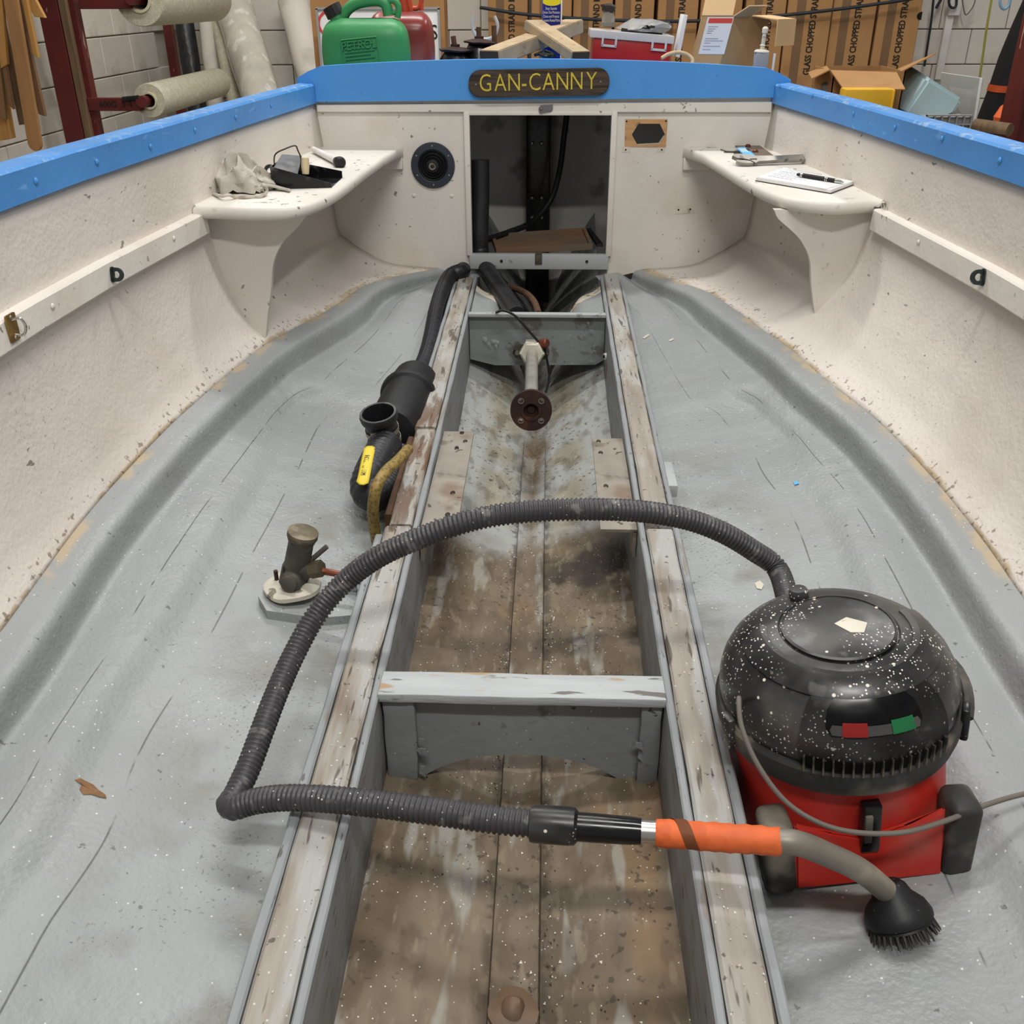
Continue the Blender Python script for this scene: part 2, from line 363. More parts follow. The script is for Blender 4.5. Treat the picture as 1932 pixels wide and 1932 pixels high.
mat('steel', rgb(150, 144, 134), .42, metal=.85, var=.15, vscale=20, layers=[dict(col=rgb(84, 70, 56), sc=20, lo=.58, hi=.68, amt=.7)])
mat('steel_shaft', rgb(186, 182, 174), .35, metal=.55, var=.06, vscale=8)
mat('spanner_steel', rgb(150, 146, 138), .38, metal=.75, var=.12, vscale=30, layers=[dict(col=rgb(60, 56, 50), sc=30, lo=.6, hi=.7, amt=.7)])
mat('rust_dark', rgb(58, 40, 36), .6, metal=.3, var=.25, vscale=20, bump=.0008, bscale=60, layers=[dict(col=rgb(92, 54, 40), sc=14, lo=.55, hi=.66, amt=.7)])
mat('rust_brown', rgb(84, 60, 42), .8, var=.25, vscale=20, bump=.001, bscale=60)
mat('plate_steel', rgb(150, 143, 132), .5, metal=.35, var=.12, vscale=8, bump=.0006, bscale=40, layers=[
    dict(col=rgb(112, 82, 56), sc=6, lo=.54, hi=.68, amt=.6), dict(col=rgb(96, 84, 72), sc=14, lo=.56, hi=.66, amt=.6), dict(col=rgb(52, 46, 40), sc=50, lo=.66, hi=.7, amt=.8)])
mat('hole_dark', rgb(14, 12, 11), .9)
mat('bronze_dirty', rgb(86, 82, 74), .6, metal=.25, var=.25, vscale=20, bump=.001, bscale=60, layers=[dict(col=rgb(196, 188, 170), sc=16, lo=.56, hi=.64, amt=.8), dict(col=rgb(40, 36, 32), sc=24, lo=.6, hi=.66)])
mat('bronze_cap', rgb(104, 96, 78), .55, metal=.6, var=.2, vscale=18, layers=[dict(col=rgb(150, 138, 118), sc=20, lo=.55, hi=.65, amt=.6)])
mat('sealant_white', rgb(206, 200, 184), .7, var=.1, vscale=14, bump=.002, bscale=40, layers=[dict(col=rgb(96, 86, 70), sc=30, lo=.6, hi=.66, amt=.8)])
mat('yellow_label', rgb(222, 198, 60), .5, var=.03)
mat('ink', rgb(30, 28, 26), .6)
mat('ink_faint', rgb(150, 152, 172), .7)
mat('tan_hose', rgb(146, 122, 64), .5, var=.12, vscale=18, layers=[dict(col=rgb(92, 66, 36), sc=7, lo=.54, hi=.66, amt=.7), dict(col=rgb(92, 78, 44), kind='speck', sc=120, th=.3, dens=.2, amt=.7)])
mat('brass_padeye', rgb(52, 62, 58), .45, metal=.6, var=.2, vscale=40)
mat('brass_bright', rgb(150, 120, 66), .4, metal=.8, var=.2, vscale=40)
mat('sign_wood', rgb(72, 60, 50), .7, var=.22, vscale=14, bump=.0016, bscale=60, stretch=(.35, 4, 4), layers=[dict(col=rgb(40, 32, 26), sc=26, lo=.52, hi=.62, amt=.8, st=(.25, 4, 4))])
mat('sign_yellow', rgb(206, 184, 66), .5, var=.12, vscale=30, layers=[dict(col=rgb(160, 130, 40), sc=60, lo=.62, hi=.7, amt=.7)])
mat('raw_wood', rgb(190, 148, 104), .65, var=.12, vscale=14, stretch=(.5, 4, 4), layers=[dict(col=rgb(120, 84, 54), sc=16, lo=.6, hi=.68, amt=.7)])
mat('block_wood', rgb(172, 152, 122), .7, var=.12, vscale=12, bump=.0006, bscale=60, layers=[dict(col=rgb(128, 104, 76), sc=9, lo=.55, hi=.68, amt=.6, st=(2, 2, 4))])
mat('end_grain', rgb(66, 56, 44), .8, var=.2, vscale=30)
mat('board_brown', rgb(112, 86, 64), .6, var=.12, vscale=8, stretch=(.5, 4, 4), layers=[dict(col=rgb(92, 84, 74), sc=5, lo=.4, hi=.6, amt=.7)])
mat('green_plastic', rgb(58, 140, 84), .42, var=.05, vscale=6, bump=.0004, bscale=120)
mat('red_plastic', rgb(126, 48, 42), .3, var=.12, vscale=5, spec=.5, layers=[dict(col=rgb(190, 130, 110), sc=4, lo=.5, hi=.7, amt=.35)])
mat('red_spout', rgb(196, 74, 46), .4, var=.08)
mat('toolbox_red', rgb(160, 32, 32), .35, var=.06, vscale=6)
mat('clear_plastic', rgb(226, 224, 222), .25, var=.03, trans=.25, alpha=.9)
mat('film_clear', rgb(210, 210, 208), .18, var=.05, alpha=.42, spec=.7)
mat('jar_glass', rgb(206, 200, 186), .12, var=.05, trans=.6, alpha=.75)
mat('can_blue', rgb(28, 34, 120), .3, var=.04)
mat('can_yellow', rgb(242, 222, 42), .35, var=.02)
mat('paper_white', rgb(226, 225, 224), .6, var=.015)
mat('label_red', rgb(214, 72, 62), .6, var=.05)
mat('cardboard', rgb(190, 152, 108), .8, var=.06, vscale=6, bump=.0003, bscale=60)
mat('cardboard_pale', rgb(204, 172, 128), .8, var=.05, vscale=6)
mat('carton_brown', rgb(166, 124, 80), .85, var=.07, vscale=4, layers=[dict(col=rgb(136, 98, 62), sc=5, lo=.55, hi=.7, amt=.5)])
mat('carton_tape', rgb(120, 92, 64), .5, var=.06)
mat('block_paint', rgb(212, 205, 194), .75, var=.05, vscale=3, bump=.0016, bscale=60, layers=[dict(col=rgb(170, 160, 144), sc=4, lo=.55, hi=.7, amt=.5)])
mat('mortar', rgb(190, 184, 173), .85, var=.06)
mat('concrete', rgb(128, 126, 120), .8, var=.1, vscale=2)
mat('rack_red', rgb(96, 36, 34), .5, var=.12, vscale=8, layers=[dict(col=rgb(176, 150, 140), sc=9, lo=.70, hi=.72, amt=.8, st=(3, 3, .6))])
mat('timber_brown', rgb(112, 90, 66), .75, var=.18, vscale=12, stretch=(5, 5, .4))
mat('plank_tan', rgb(158, 116, 74), .7, var=.1, vscale=7, stretch=(4, 4, .4))
mat('plank_brown', rgb(122, 90, 62), .7, var=.12, vscale=7, stretch=(4, 4, .4))
mat('plank_gold', rgb(178, 132, 72), .7, var=.1, vscale=7, stretch=(4, 4, .4))
mat('fibre_mat', rgb(196, 192, 168), .8, var=.08, vscale=40, bump=.002, bscale=140, layers=[dict(col=rgb(226, 224, 206), sc=50, lo=.58, hi=.66, amt=.7, st=(3, 1, 1))])
mat('fibre_wrapped', rgb(196, 192, 178), .3, var=.08, vscale=9, spec=.6, coat=.5, bump=.003, bscale=26, layers=[dict(col=rgb(228, 226, 218), sc=12, lo=.58, hi=.66, amt=.8, st=(1, 1, .4))])
mat('roll_core', rgb(206, 198, 170), .8, var=.06)
mat('foil_dark', rgb(44, 44, 46), .35, var=.3, vscale=20, bump=.004, bscale=24)
mat('wet_black', rgb(20, 20, 22), .25, var=.3, vscale=30, spec=.6)
mat('rag', rgb(196, 190, 178), .9, var=.06, vscale=9, bump=.0014, bscale=120, layers=[dict(col=rgb(120, 96, 66), sc=9, lo=.56, hi=.66, amt=.75), dict(col=rgb(150, 144, 132), sc=6, lo=.5, hi=.65, amt=.5)])
mat('wire', rgb(64, 60, 54), .45, metal=.5)
mat('metal_grey', rgb(120, 120, 120), .4, metal=.5, var=.15, vscale=20)
mat('cream_wood', rgb(206, 188, 152), .6, var=.08)
mat('card_blue', rgb(98, 176, 220), .5, var=.03)
mat('bracket_brown', rgb(122, 108, 94), .6, metal=.3, var=.1, vscale=20)
mat('copper', rgb(118, 66, 48), .45, metal=.5, var=.2)
mat('blue_tub', rgb(176, 198, 202), .45, var=.03, vscale=5)
mat('box_yellow', rgb(214, 166, 40), .5, var=.06)
mat('crate_grey', rgb(150, 150, 150), .5, var=.05)
mat('board_grey', rgb(176, 176, 170), .7, var=.04)
mat('bag_black', rgb(16, 16, 19), .8, var=.2, vscale=9)
mat('strap_orange', rgb(226, 104, 56), .6, var=.06)
mat('cord_dark', rgb(38, 44, 48), .6)
mat('cord_green', rgb(140, 138, 60), .6)
mat('cord_blue', rgb(134, 176, 204), .5, alpha=.8)
mat('cable_grey', rgb(108, 102, 94), .55, var=.08)
mat('socket_white', rgb(222, 218, 210), .5)
mat('rope_tan', rgb(198, 172, 132), .8, var=.1, vscale=40)
mat('ring_dark', rgb(52, 56, 66), .5, var=.08)
mat('dish_white', rgb(226, 224, 220), .4)
mat('switch_red', rgb(178, 52, 48), .4); mat('switch_green', rgb(50, 142, 90), .4)
mat('flake', rgb(232, 228, 216), .7, var=.08)
mat('crumb', rgb(74, 60, 46), .8, var=.2)
# ------------------------------------------------------------------ boat lines
def ip(x, xs, ys): return float(np.interp(x, xs, ys))
ZG, ZGT = .009, .072
def zc(Y): return ip(Y, [-4, -2.2, -1.6, -1.1, -.8, -.4, -.15, 0], [-.62, -.60, -.56, -.535, -.54, -.56, -.575, -.582])
def zf(Y): return ip(Y, [-4, -2.2, -1.2, -.5, 0], [-.80, -.80, -.735, -.665, -.62])
def zb(Y): return -.598+.025*Y
def line3(px, zfun):
    out = []
    for x, y in px:
        p = at(x, y, Z=-.6)
        for _ in range(25): p = at(x, y, Z=zfun(p.y))
        out.append((p.y, abs(p.x)))
    out.sort(); return out
CHL = line3([(835,508),(760,515),(690,535),(613,590),(510,643),(430,706),(331,792),(248,878),(166,967),(83,1077),(7,1189)], zc)
CHR = line3([(1215,512),(1333,547),(1447,628),(1496,661),(1562,723),(1647,782),(1693,831),(1758,897),(1823,978),(1889,1063),(1932,1132)], zc)
R2L = line3([(503,875),(414,1023),(362,1113),(289,1231),(217,1333),(159,1429),(120,1535),(48,1641),(0,1690)], lambda Y: zf(Y)+.07)
R2R = line3([(1496,880),(1545,939),(1578,998),(1611,1080)], lambda Y: zf(Y)+.07)
def smooth_line(L, end):
    ys = [-4.2]+[p[0] for p in L]+[0.0]; xs = [L[0][1]*end]+[p[1] for p in L]+[L[-1][1]-.02]
    def f(Y):
        return sum(ip(Y+d, ys, xs)*w_ for d, w_ in ((-.10, .2), (-.04, .2), (0, .2), (.04, .2), (.10, .2)))
    return f
chine = {-1: smooth_line(CHL, 1.0), 1: smooth_line(CHR, 1.0)}
rid = {-1: (lambda Y: ip(Y, [p[0] for p in R2L], [p[1] for p in R2L])), 1: (lambda Y: ip(Y, [p[0] for p in R2R], [p[1] for p in R2R]))}
def gun(s, Y):
    if s < 0: return ip(Y, [-4.2, -3, -1.95, -1.64, -1.26, -.6, 0, .1], [.95, .965, .960, .949, .918, .868, .808, .80])
    return ip(Y, [-4.2, -3, -1.95, -1.65, -1.2, -.66, 0, .1], [.99, 1.0, .995, .985, .948, .902, .824, .815])
SA = [(0, 0), (.41, .025), (.64, .096), (.83, .187), (.895, .257), (.942, .61), (1, 1)]
SB = [(0, 0), (.30, .07), (.48, .14), (.66, .235), (.86, .40), (.98, .68), (1, 1)]
def hull_pt(s, Y, t):
    k = min(1, max(0, -Y/1.0)); k = k*k*(3-2*k)
    i = min(5, int(t*6)); 
    def cr(tab):
        P = [V((a, b, 0)) for a, b in tab]; a = P[i-1] if i else P[0]*2-P[1]; b, c = P[i], P[i+1]; d = P[i+2] if i+2 < 7 else P[6]*2-P[5]; u = t*6-i
        return .5*((2*b)+(c-a)*u+(2*a-5*b+4*c-d)*u*u+(3*b-a-3*c+d)*u**3)
    q = cr(SA).lerp(cr(SB), k)
    xc, xg, z0 = chine[s](Y), gun(s, Y), zc(Y)
    return V((s*(xc+(xg-xc)*q.x), Y, z0+(ZG-z0)*q.y))
def hull_x(s, Y, Z):
    b = None
    for j in range(61):
        p = hull_pt(s, Y, j/60)
        if b is None or abs(p.z-Z) < abs(b.z-Z): b = p
    return b.x
def floor_sec(s, Y):
    """outboard sole section from bearer to paint line: list of (u,x,z)"""
    xc, z5, f0 = chine[s](Y), zc(Y), zf(Y)
    amp = min(1, max(0, (-1.15-Y)/.7)); x2 = min(rid[s](Y), xc-.15) if Y < -1.1 else xc*.72
    far = min(1, max(0, (Y+.5)/.5))
    st = .070*(1-far*.6)
    dr = min(1, max(0, -Y/1.6))
    P = [(0, .30, f0), (.2, .30+(x2-.06-.30)*.5, f0+.006+.020*dr), (.4, x2-.07, f0+.012+.040*dr), (.5, x2-.02, f0+.018+.044*dr+.004*amp), (.58, x2+.02, f0+.026+.048*dr+.022*amp)]
    xe, ze = xc-.078*(1-.5*far), z5-.010-st
    zi = P[-1][2]
    k_ = 1-.5*far
    P += [(.68, x2+.02+(xe-x2-.02)*.5, zi+(ze-zi)*.55), (.79, xe, ze-.004), (.83, xe+.008*k_, ze+.004), (.90, xe+.012*k_, z5-.016), (.93, xe+.030*k_, z5-.006), (1.0, xc, z5)]
    return P
def floor_z(X, Y):
    s = -1 if X < 0 else 1; S = floor_sec(s, Y)
    return ip(abs(X), [p[1] for p in S], [p[2] for p in S])
boat = thing('fishing_boat', 'open fishing boat, white and grey inside with blue gunwales', 'boat', (0, 0, -1.0))
def attr_mesh(G, A, name):
    """grid mesh with float attribute u per vertex"""
    bm = bmesh.new(); ly = {k: bm.verts.layers.float.new(k) for k in A}
    R = surf(bm, G)
    for k in A:
        for i, row in enumerate(R):
            for j, v in enumerate(row): v[ly[k]] = A[k][i][j]
    return bm
STN = [-4.0+.05*i for i in range(81)]
for s, nm in ((-1, 'port'), (1, 'starboard')):
    G, A = [], []
    for Y in STN:
        G.append([hull_pt(s, Y, t/30) for t in range(31)]); A.append([t/30 for t in range(31)])
    o = part('hull_side', attr_mesh(G, {'u': A}, 'hull_side'), MATS['hull_white'], boat, 'white painted inside of the hull side, %s' % ('left' if s < 0 else 'right'), sharp=80)
    m = o.modifiers.new('thickness', 'SOLIDIFY'); m.thickness = .014; m.offset = -1 if s > 0 else 1
    m.offset = 1
    G, A = [], []
    for Y in STN:
        S = floor_sec(s, Y); row, ar = [], []
        for k in range(41):
            u = k/40; x = ip(u, [p[0] for p in S], [p[1] for p in S]); z = ip(u, [p[0] for p in S], [p[2] for p in S])
            row.append(V((s*x, Y, z))); ar.append(u)
        G.append(row); A.append(ar)
    o = part('sole', attr_mesh(G, {'u': A}, 'sole'), MATS['sole_grey'], boat, 'grey painted sole panel, %s of the engine bearers' % ('left' if s < 0 else 'right'), sharp=80)
    m = o.modifiers.new('round', 'SUBSURF'); m.levels = 1; m.render_levels = 1
# --- trench between the bearers
def zt(X, Y):
    a = abs(X)/.24
    e = ip(Y, [-4, -1.0, -.5, 0, .75], [-.84, -.84, -.80, -.72, -.5]); d = ip(Y, [-4, -2, -1.2, -.5, 0, .75], [.03, .04, .085, .16, .30, .5])
    z = e-d*max(0, 1-a)**1.15
    k = min(1, max(0, (-.75-Y)/.3))
    if abs(X) < .034: z += .016*k
    return z
XS = [-.24, -.22, -.19, -.16, -.13, -.10, -.075, -.055, -.042, -.036, -.033, -.02, 0, .02, .033, .036, .042, .055, .075, .10, .13, .16, .19, .22, .24]
G, A = [], []
for i in range(97):
    Y = -4.0+i*.05
    G.append([V((x, Y, zt(x, Y)+.004*noise.noise(V((x*9, Y*4, 0))))) for x in XS]); A.append([abs(x)/.24 for x in XS])
part('bilge', attr_mesh(G, {'c': A}, 'bilge'), MATS['bilge'], boat, 'dirty brown bilge between the engine bearers with raised keel strip', sharp=25)
# curved fairings behind the far cross beam, grey with a pale peeling lip
for s in (-1, 1):
    def fpt(u, v):
        x = .045+u*(.232-.045); yl = -.44+.30*u**.8; Y = -.465+(yl+.10+.465)*v
        z = -.815+.185*math.sin(u*math.pi*.5)**.8+.05*(Y+.5)-.10*max(0, (v-.80)/.2)**2-.015*math.sin(u*9)*v
        return V((s*x, Y, z))
    bm = bmesh.new(); surf(bm, [[fpt(k/14, j/20) for k in range(15)] for j in range(14)]); part('bilge_panel', bm, MATS['sole_grey'], boat)
    bm = bmesh.new(); surf(bm, [[fpt(k/14, j/20) for k in range(15)] for j in range(13, 21)]); part('bilge_fairing', bm, MATS['bilge_pale'], boat, 'pale peeling lip of the %s bilge fairing' % ('left' if s < 0 else 'right'))
# --- bearers (three strips each, worn)
def strip(x0, x1, y0, y1, zoff, zbot, seed, cut0=0, n=60, amp=.0016):
    bm = bmesh.new(); G = []
    for i in range(n+1):
        Y = y0+(y1-y0)*i/n; zt_ = zb(Y)+zoff
        x0j = x0+amp*1.4*noise.noise(V((Y*7, seed, 0))); x1j = x1+amp*1.4*noise.noise(V((Y*7, seed, 5)))
        zz = [zt_+amp*noise.noise(V((Y*11, seed, k*3))) for k in range(3)]
        b = min(.004, (x1-x0)*.2)
        G.append([V((x0j, Y, zbot)), V((x0j, Y, zz[0]-b)), V((x0j+b, Y, zz[0])), V(((x0+x1)/2, Y, zz[1])), V((x1j-b, Y, zz[2])), V((x1j, Y, zz[2]-b)), V((x1j, Y, zbot))])
    R = surf(bm, G)
    for row in (R[0], R[-1]): bm.faces.new(row)
    return bm
for s in (-1, 1):
    br = bpy.data.objects.new('engine_bearer', None); COL.objects.link(br); br.parent = boat; WM[br] = WM[boat]
    br['label'] = 'worn timber engine bearer, %s side' % ('left' if s < 0 else 'right')
    def sp(a, b, *args): 
        lo, hi = (a, b) if s > 0 else (-b, -a); return strip(lo, hi, *args)
    part('inner_plank', sp(.234, .247, -4.0, -.06 if s > 0 else -.03, -.001, -.93, 1+s), MATS['bearer_grey'], br)
    if s < 0:
        part('timber', sp(.2495, .304, -4.0, -1.93, 0, -.82, 4), MATS['bearer_wood'], br)
        part('timber', sp(.2495, .300, -1.915, -1.43, -.004, -.82, 5), MATS['bearer_wood'], br)
        part('timber', sp(.2495, .304, -1.43, -.075, .002, -.80, 6), MATS['bearer_wood'], br)
        part('outer_plank', sp(.3065, .322, -4.0, -1.96, -.003, -.80, 7), MATS['bearer_grey'], br)
        part('outer_plank', sp(.302, .318, -1.86, -1.46, -.012, -.70, 8), MATS['rust_brown'], br, 'rust-stained short packing strip')
        part('outer_plank', sp(.3065, .318, -1.42, -.12, -.001, -.78, 9), MATS['bearer_grey'], br)
    else:
        part('timber', sp(.2495, .304, -4.0, -1.925, -.001, -.82, 14), MATS['bearer_wood'], br)
        part('timber', sp(.2495, .304, -1.90, -.02, .003, -.80, 16), MATS['bearer_wood'], br)
        part('outer_plank', sp(.3065, .322, -4.0, -1.905, -.004, -.80, 17), MATS['bearer_grey'], br)
        part('outer_plank', sp(.3065, .319, -1.88, -.05, -.002, -.78, 18), MATS['bearer_grey'], br)
        bm = bmesh.new(); box(bm, (.328, -1.66, zb(-1.66)-.02), (.022, .13, .03), bev=.002); part('packing_block', bm, MATS['trim_grey'], br)
# --- cross beams
YN0, YN1 = -2.465, -2.419
xb = bpy.data.objects.new('cross_beam', None); COL.objects.link(xb); xb.parent = boat; WM[xb] = WM[boat]; xb['label'] = 'grey cross beam with an arched cut-out between the bearers'
arch = [(-.232, -.66), (-.232, -.93), (-.195, -.90)]
for k in range(17):
    a = math.pi*(1-k/16); arch.append((.195*math.cos(a), -.905+.107*math.sin(a)))
arch += [(.195, -.90), (.232, -.93), (.232, -.66)]
bm = bmesh.new(); prism(bm, arch, (0, YN0+.012, 0), (1, 0, 0), (0, 0, 1), -.03); part('web', bm, MATS['frame_grey'], xb)
bm = bmesh.new(); box(bm, (0, YN0+.022, zb(-2.45)-.006), (.47, .062, .018), bev=.003)
bmesh.ops.subdivide_edges(bm, edges=[e for e in bm.edges if abs(e.verts[0].co.x-e.verts[1].co.x) > .3], cuts=14); jitter(bm, .0016, 14); part('capping', bm, MATS['frame_top'], xb)
for x0, x1 in ((-.232, -.178), (.196, .232)):
    bm = bmesh.new(); box(bm, ((x0+x1)/2, YN0+.006, -.755), (x1-x0, .016, .19), bev=.004)
    bmesh.ops.subdivide_edges(bm, edges=bm.edges[:], cuts=3, use_grid_fill=True); jitter(bm, .003, 30, x0); part('glassed_tab', bm, MATS['frame_grey'], xb)
for k in range(7):
    bm = bmesh.new(); x = random.choice((-.175, .192))+random.uniform(-.004, .004); z = random.uniform(-.84, -.70); d = random.uniform(.008, .016)
    hexa(bm, [V((x, YN0-.004, z)), V((x+d, YN0-.010, z-.003)), V((x+d*.8, YN0-.008, z+d*.7)), V((x+.002, YN0-.004, z+d*.6)), V((x, YN0-.002, z)), V((x+d, YN0-.008, z-.003)), V((x+d*.8, YN0-.006, z+d*.7)), V((x+.002, YN0-.002, z+d*.6))])
    part('paint_curl', bm, MATS['frame_grey'], xb)
xb2 = bpy.data.objects.new('cross_beam', None); COL.objects.link(xb2); xb2.parent = boat; WM[xb2] = WM[boat]; xb2['label'] = 'grey far cross beam carrying the shaft seal'
YF = -.52
bm = bmesh.new(); prism(bm, [(-.232, zb(YF)), (-.232, -.775), (-.145, -.797), (.205, -.792), (.232, -.775), (.232, zb(YF))], (0, YF+.022, 0), (1, 0, 0), (0, 0, 1), -.02)
prismv = [v for v in bm.verts]; part('web', bm, MATS['frame_grey'], xb2)
bm = bmesh.new(); box(bm, (0, YF+.012, zb(YF)-.001), (.466, .026, .012), bev=.002); part('capping', bm, MATS['trim_grey'], xb2)
for k in range(6):
    bm = bmesh.new(); x = -.165+random.uniform(-.025, .03); z = random.uniform(-.72, -.68); d = random.uniform(.01, .018)
    hexa(bm, [V((x, YF-.001, z)), V((x+d, YF-.012, z-.006)), V((x+d, YF-.010, z+.004)), V((x+.002, YF-.001, z+.006)), V((x, YF, z)), V((x+d, YF-.010, z-.006)), V((x+d, YF-.008, z+.004)), V((x+.002, YF, z+.006))])
    part('paint_curl', bm, MATS['trim_grey'], xb2)
for k in range(10):
    bm = bmesh.new(); x = .17+random.uniform(-.03, .04); z = random.uniform(-.78, -.63); d = random.uniform(.008, .016)
    hexa(bm, [V((x, YF-.001, z)), V((x+d, YF-.010, z-.003)), V((x+d, YF-.009, z+.004)), V((x+.002, YF-.001, z+.005)), V((x, YF, z)), V((x+d, YF-.008, z-.003)), V((x+d, YF-.007, z+.004)), V((x+.002, YF, z+.005))])
    part('paint_curl', bm, MATS['frame_grey'], xb2)
# --- gunwales
PL = []
for s in (-1, 1):
    bm = bmesh.new(); G = []
    for i in range(75):
        Y = .02-i*.055; x = gun(s, Y)-.012; q = []
        for a, z in ((.02, ZG-.0), (0, ZG), (0, ZGT-.014), (-.001, ZGT-.006), (.004, ZGT), (.050, ZGT+.003), (.058, ZGT-.004), (.058, ZG-.06), (.02, ZG-.06)):
            q.append(V((s*(x+a), Y, z)))
        q.append(q[0]); G.append(q)
    surf(bm, G); bmesh.ops.remove_doubles(bm, verts=bm.verts, dist=1e-5)
    g = part('gunwale', bm, MATS['gunwale_blue'], boat, 'blue painted gunwale rail, %s side' % ('left' if s < 0 else 'right'))
    me = None
    bm = bmesh.new(); lathe(bm, [(0, .004), (.0035, .0035), (.006, .0015), (.0075, 0)], (0, 0, 0), (0, 0, 1), 10, close=False); plug = fin(bm, 'screw_plug', 60); plug.materials.append(MATS['gunwale_blue'])
    px = [(68,342),(183,306),(284,277),(368,246),(445,222),(512,200)] if s < 0 else [(1472,163),(1533,180),(1610,215),(1688,241),(1777,262),(1886,303)]
    for x, y in px:
        p = at(x, y, Z=.04)
        for _ in range(12):
            p = at(x, y, X=s*(gun(s, p.y)-.0125))
        inst('screw_plug', plug, g, M4(p, (0, 1, 0), (0, 0, 1), (-s, 0, 0)) if s < 0 else M4(p, (0, -1, 0), (0, 0, 1), (-s, 0, 0)))
# --- side rails (stringers)
for s in (-1, 1):
    bm = bmesh.new(); G = []
    ys = -1.10 if s < 0 else -1.02
    for i in range(60):
        Y = ys-i*.05; xt, xm = abs(hull_x(s, Y, -.16)), abs(hull_x(s, Y, -.215)); x = min(xt, xm+.01)
        G.append([V((s*(x+.01), Y, -.158)), V((s*(x-.020), Y, -.160)), V((s*(x-.024), Y, -.164)), V((s*(x-.026), Y, -.213)), V((s*(x-.022), Y, -.217)), V((s*(x+.012), Y, -.217)), V((s*(x+.01), Y, -.158))])
    R = surf(bm, G); bmesh.ops.remove_doubles(bm, verts=bm.verts, dist=1e-5)
    r = part('side_rail', bm, MATS['hull_white'] if 0 else MATS['wood_white'], boat, 'white stringer rail along the %s hull side' % ('left' if s < 0 else 'right'))
    bm = bmesh.new(); lathe(bm, [(0, .003), (.005, .0025), (.0065, 0)], (0, 0, 0), (0, 0, 1), 10, close=False); plug = fin(bm, 'screw_plug', 60); plug.materials.append(MATS['wood_white'])
    for x, y in ([(328,450),(99,578)] if s < 0 else [(1733,457)]):
        p = at(x, y, Z=-.185)
        for _ in range(12): p = at(x, y, X=s*(min(abs(hull_x(s, p.y, -.16)), abs(hull_x(s, p.y, -.215))+.01)-.0255))
        inst('screw_plug', plug, r, M4(p, (0, 1, 0), (0, 0, 1), (1, 0, 0)) if s < 0 else M4(p, (0, -1, 0), (0, 0, 1), (-1, 0, 0)))
# --- bulkhead
bh = bpy.data.objects.new('bulkhead', None); COL.objects.link(bh); bh.parent = boat; WM[bh] = WM[boat]; bh['label'] = 'white bulkhead with square hatch opening'
XO, ZO1 = .262, -.030
def bh_outline(s):
    pts = [(s*XO, -.022), (s*XO, -.62)]
    for j in range(21):
        p = hull_pt(s, 0, j/20); pts.append((p.x*1.006, p.z-.006))
    pts += [(s*(gun(s, 0)+.01), .03), (s*XO, .03)]
    return pts
HEX = [(.330, -.0975), (.352, -.061), (.428, -.061), (.449, -.0975), (.430, -.128), (.352, -.132)]
for s in (-1, 1):
    bm = bmesh.new(); holes = []
    o = bh_outline(s)
    if s > 0: holes = [HEX]
    else: holes = [ell(.034, .034, 20, -.393, -.205)]
    prism(bm, o, (0, .02, 0), (1, 0, 0), (0, 0, 1), .02, holes)
    bmesh.ops.translate(bm, vec=(0, -.0, 0), verts=bm.verts)
    for v in bm.verts: v.co.y = .02 if v.co.y > .01 else 0.0
    part('panel', bm, MATS['wood_white'], bh)
bm = bmesh.new(); box(bm, (0, .01, .003), (2*XO, .02, .055)); part('head_panel', bm, MATS['wood_white'], bh)
bm = bmesh.new(); prism(bm, [(-.80, -.021), (.815, -.021), (.815, .012), (-.80, .002)], (0, 0, 0), (1, 0, 0), (0, 0, 1), .012); part('batten', bm, MATS['wood_white'], bh)
for s in (-1, 1):
    bm = bmesh.new(); box(bm, (s*(XO+.002), .002, -.275), (.020, .040, .51), bev=.002); part('jamb', bm, MATS['wood_white'], bh)
bm = bmesh.new(); box(bm, (0, .004, -.0265), (.53, .036, .012), bev=.0015); part('head_stop', bm, MATS['wood_white'], bh)
sl = None
bm = bmesh.new(); box(bm, (0, -.004, -.553), (.530, .03, .056), bev=.003); sl = part('sill_board', bm, MATS['trim_grey'], bh)
bm = bmesh.new(); box(bm, (-.001, -.021, -.542), (.027, .004, .038), bev=.001); box(bm, (-.001, -.016, -.520), (.025, .016, .004), bev=.001); part('hinge_plate', bm, MATS['bronze_dirty'], sl)
bm = bmesh.new(); 
for x in (-.143, .183): lathe(bm, [(0, .005), (.003, .005), (.006, .001), (.006, 0)], (x, -.019, -.550), (0, -1, 0), 10, close=False)
part('screw', bm, MATS['wet_black'], sl)
# latch above the hatch
bm = bmesh.new(); prism(bm, [(-.024, -.014), (-.02, -.018), (.018, -.010), (.024, -.004), (.024, .012), (-.018, .009), (-.026, .0)], (.020, -.013, -.008), (1, 0, 0), (0, 0, 1), .006); lt = part('turn_latch', bm, MATS['metal_grey'], bh)
bm = bmesh.new(); lathe(bm, [(0, .004), (.004, .003), (.006, 0)], (.003, -.019, -.010), (0, -1, 0), 10, close=False); part('screw', bm, MATS['steel'], lt)
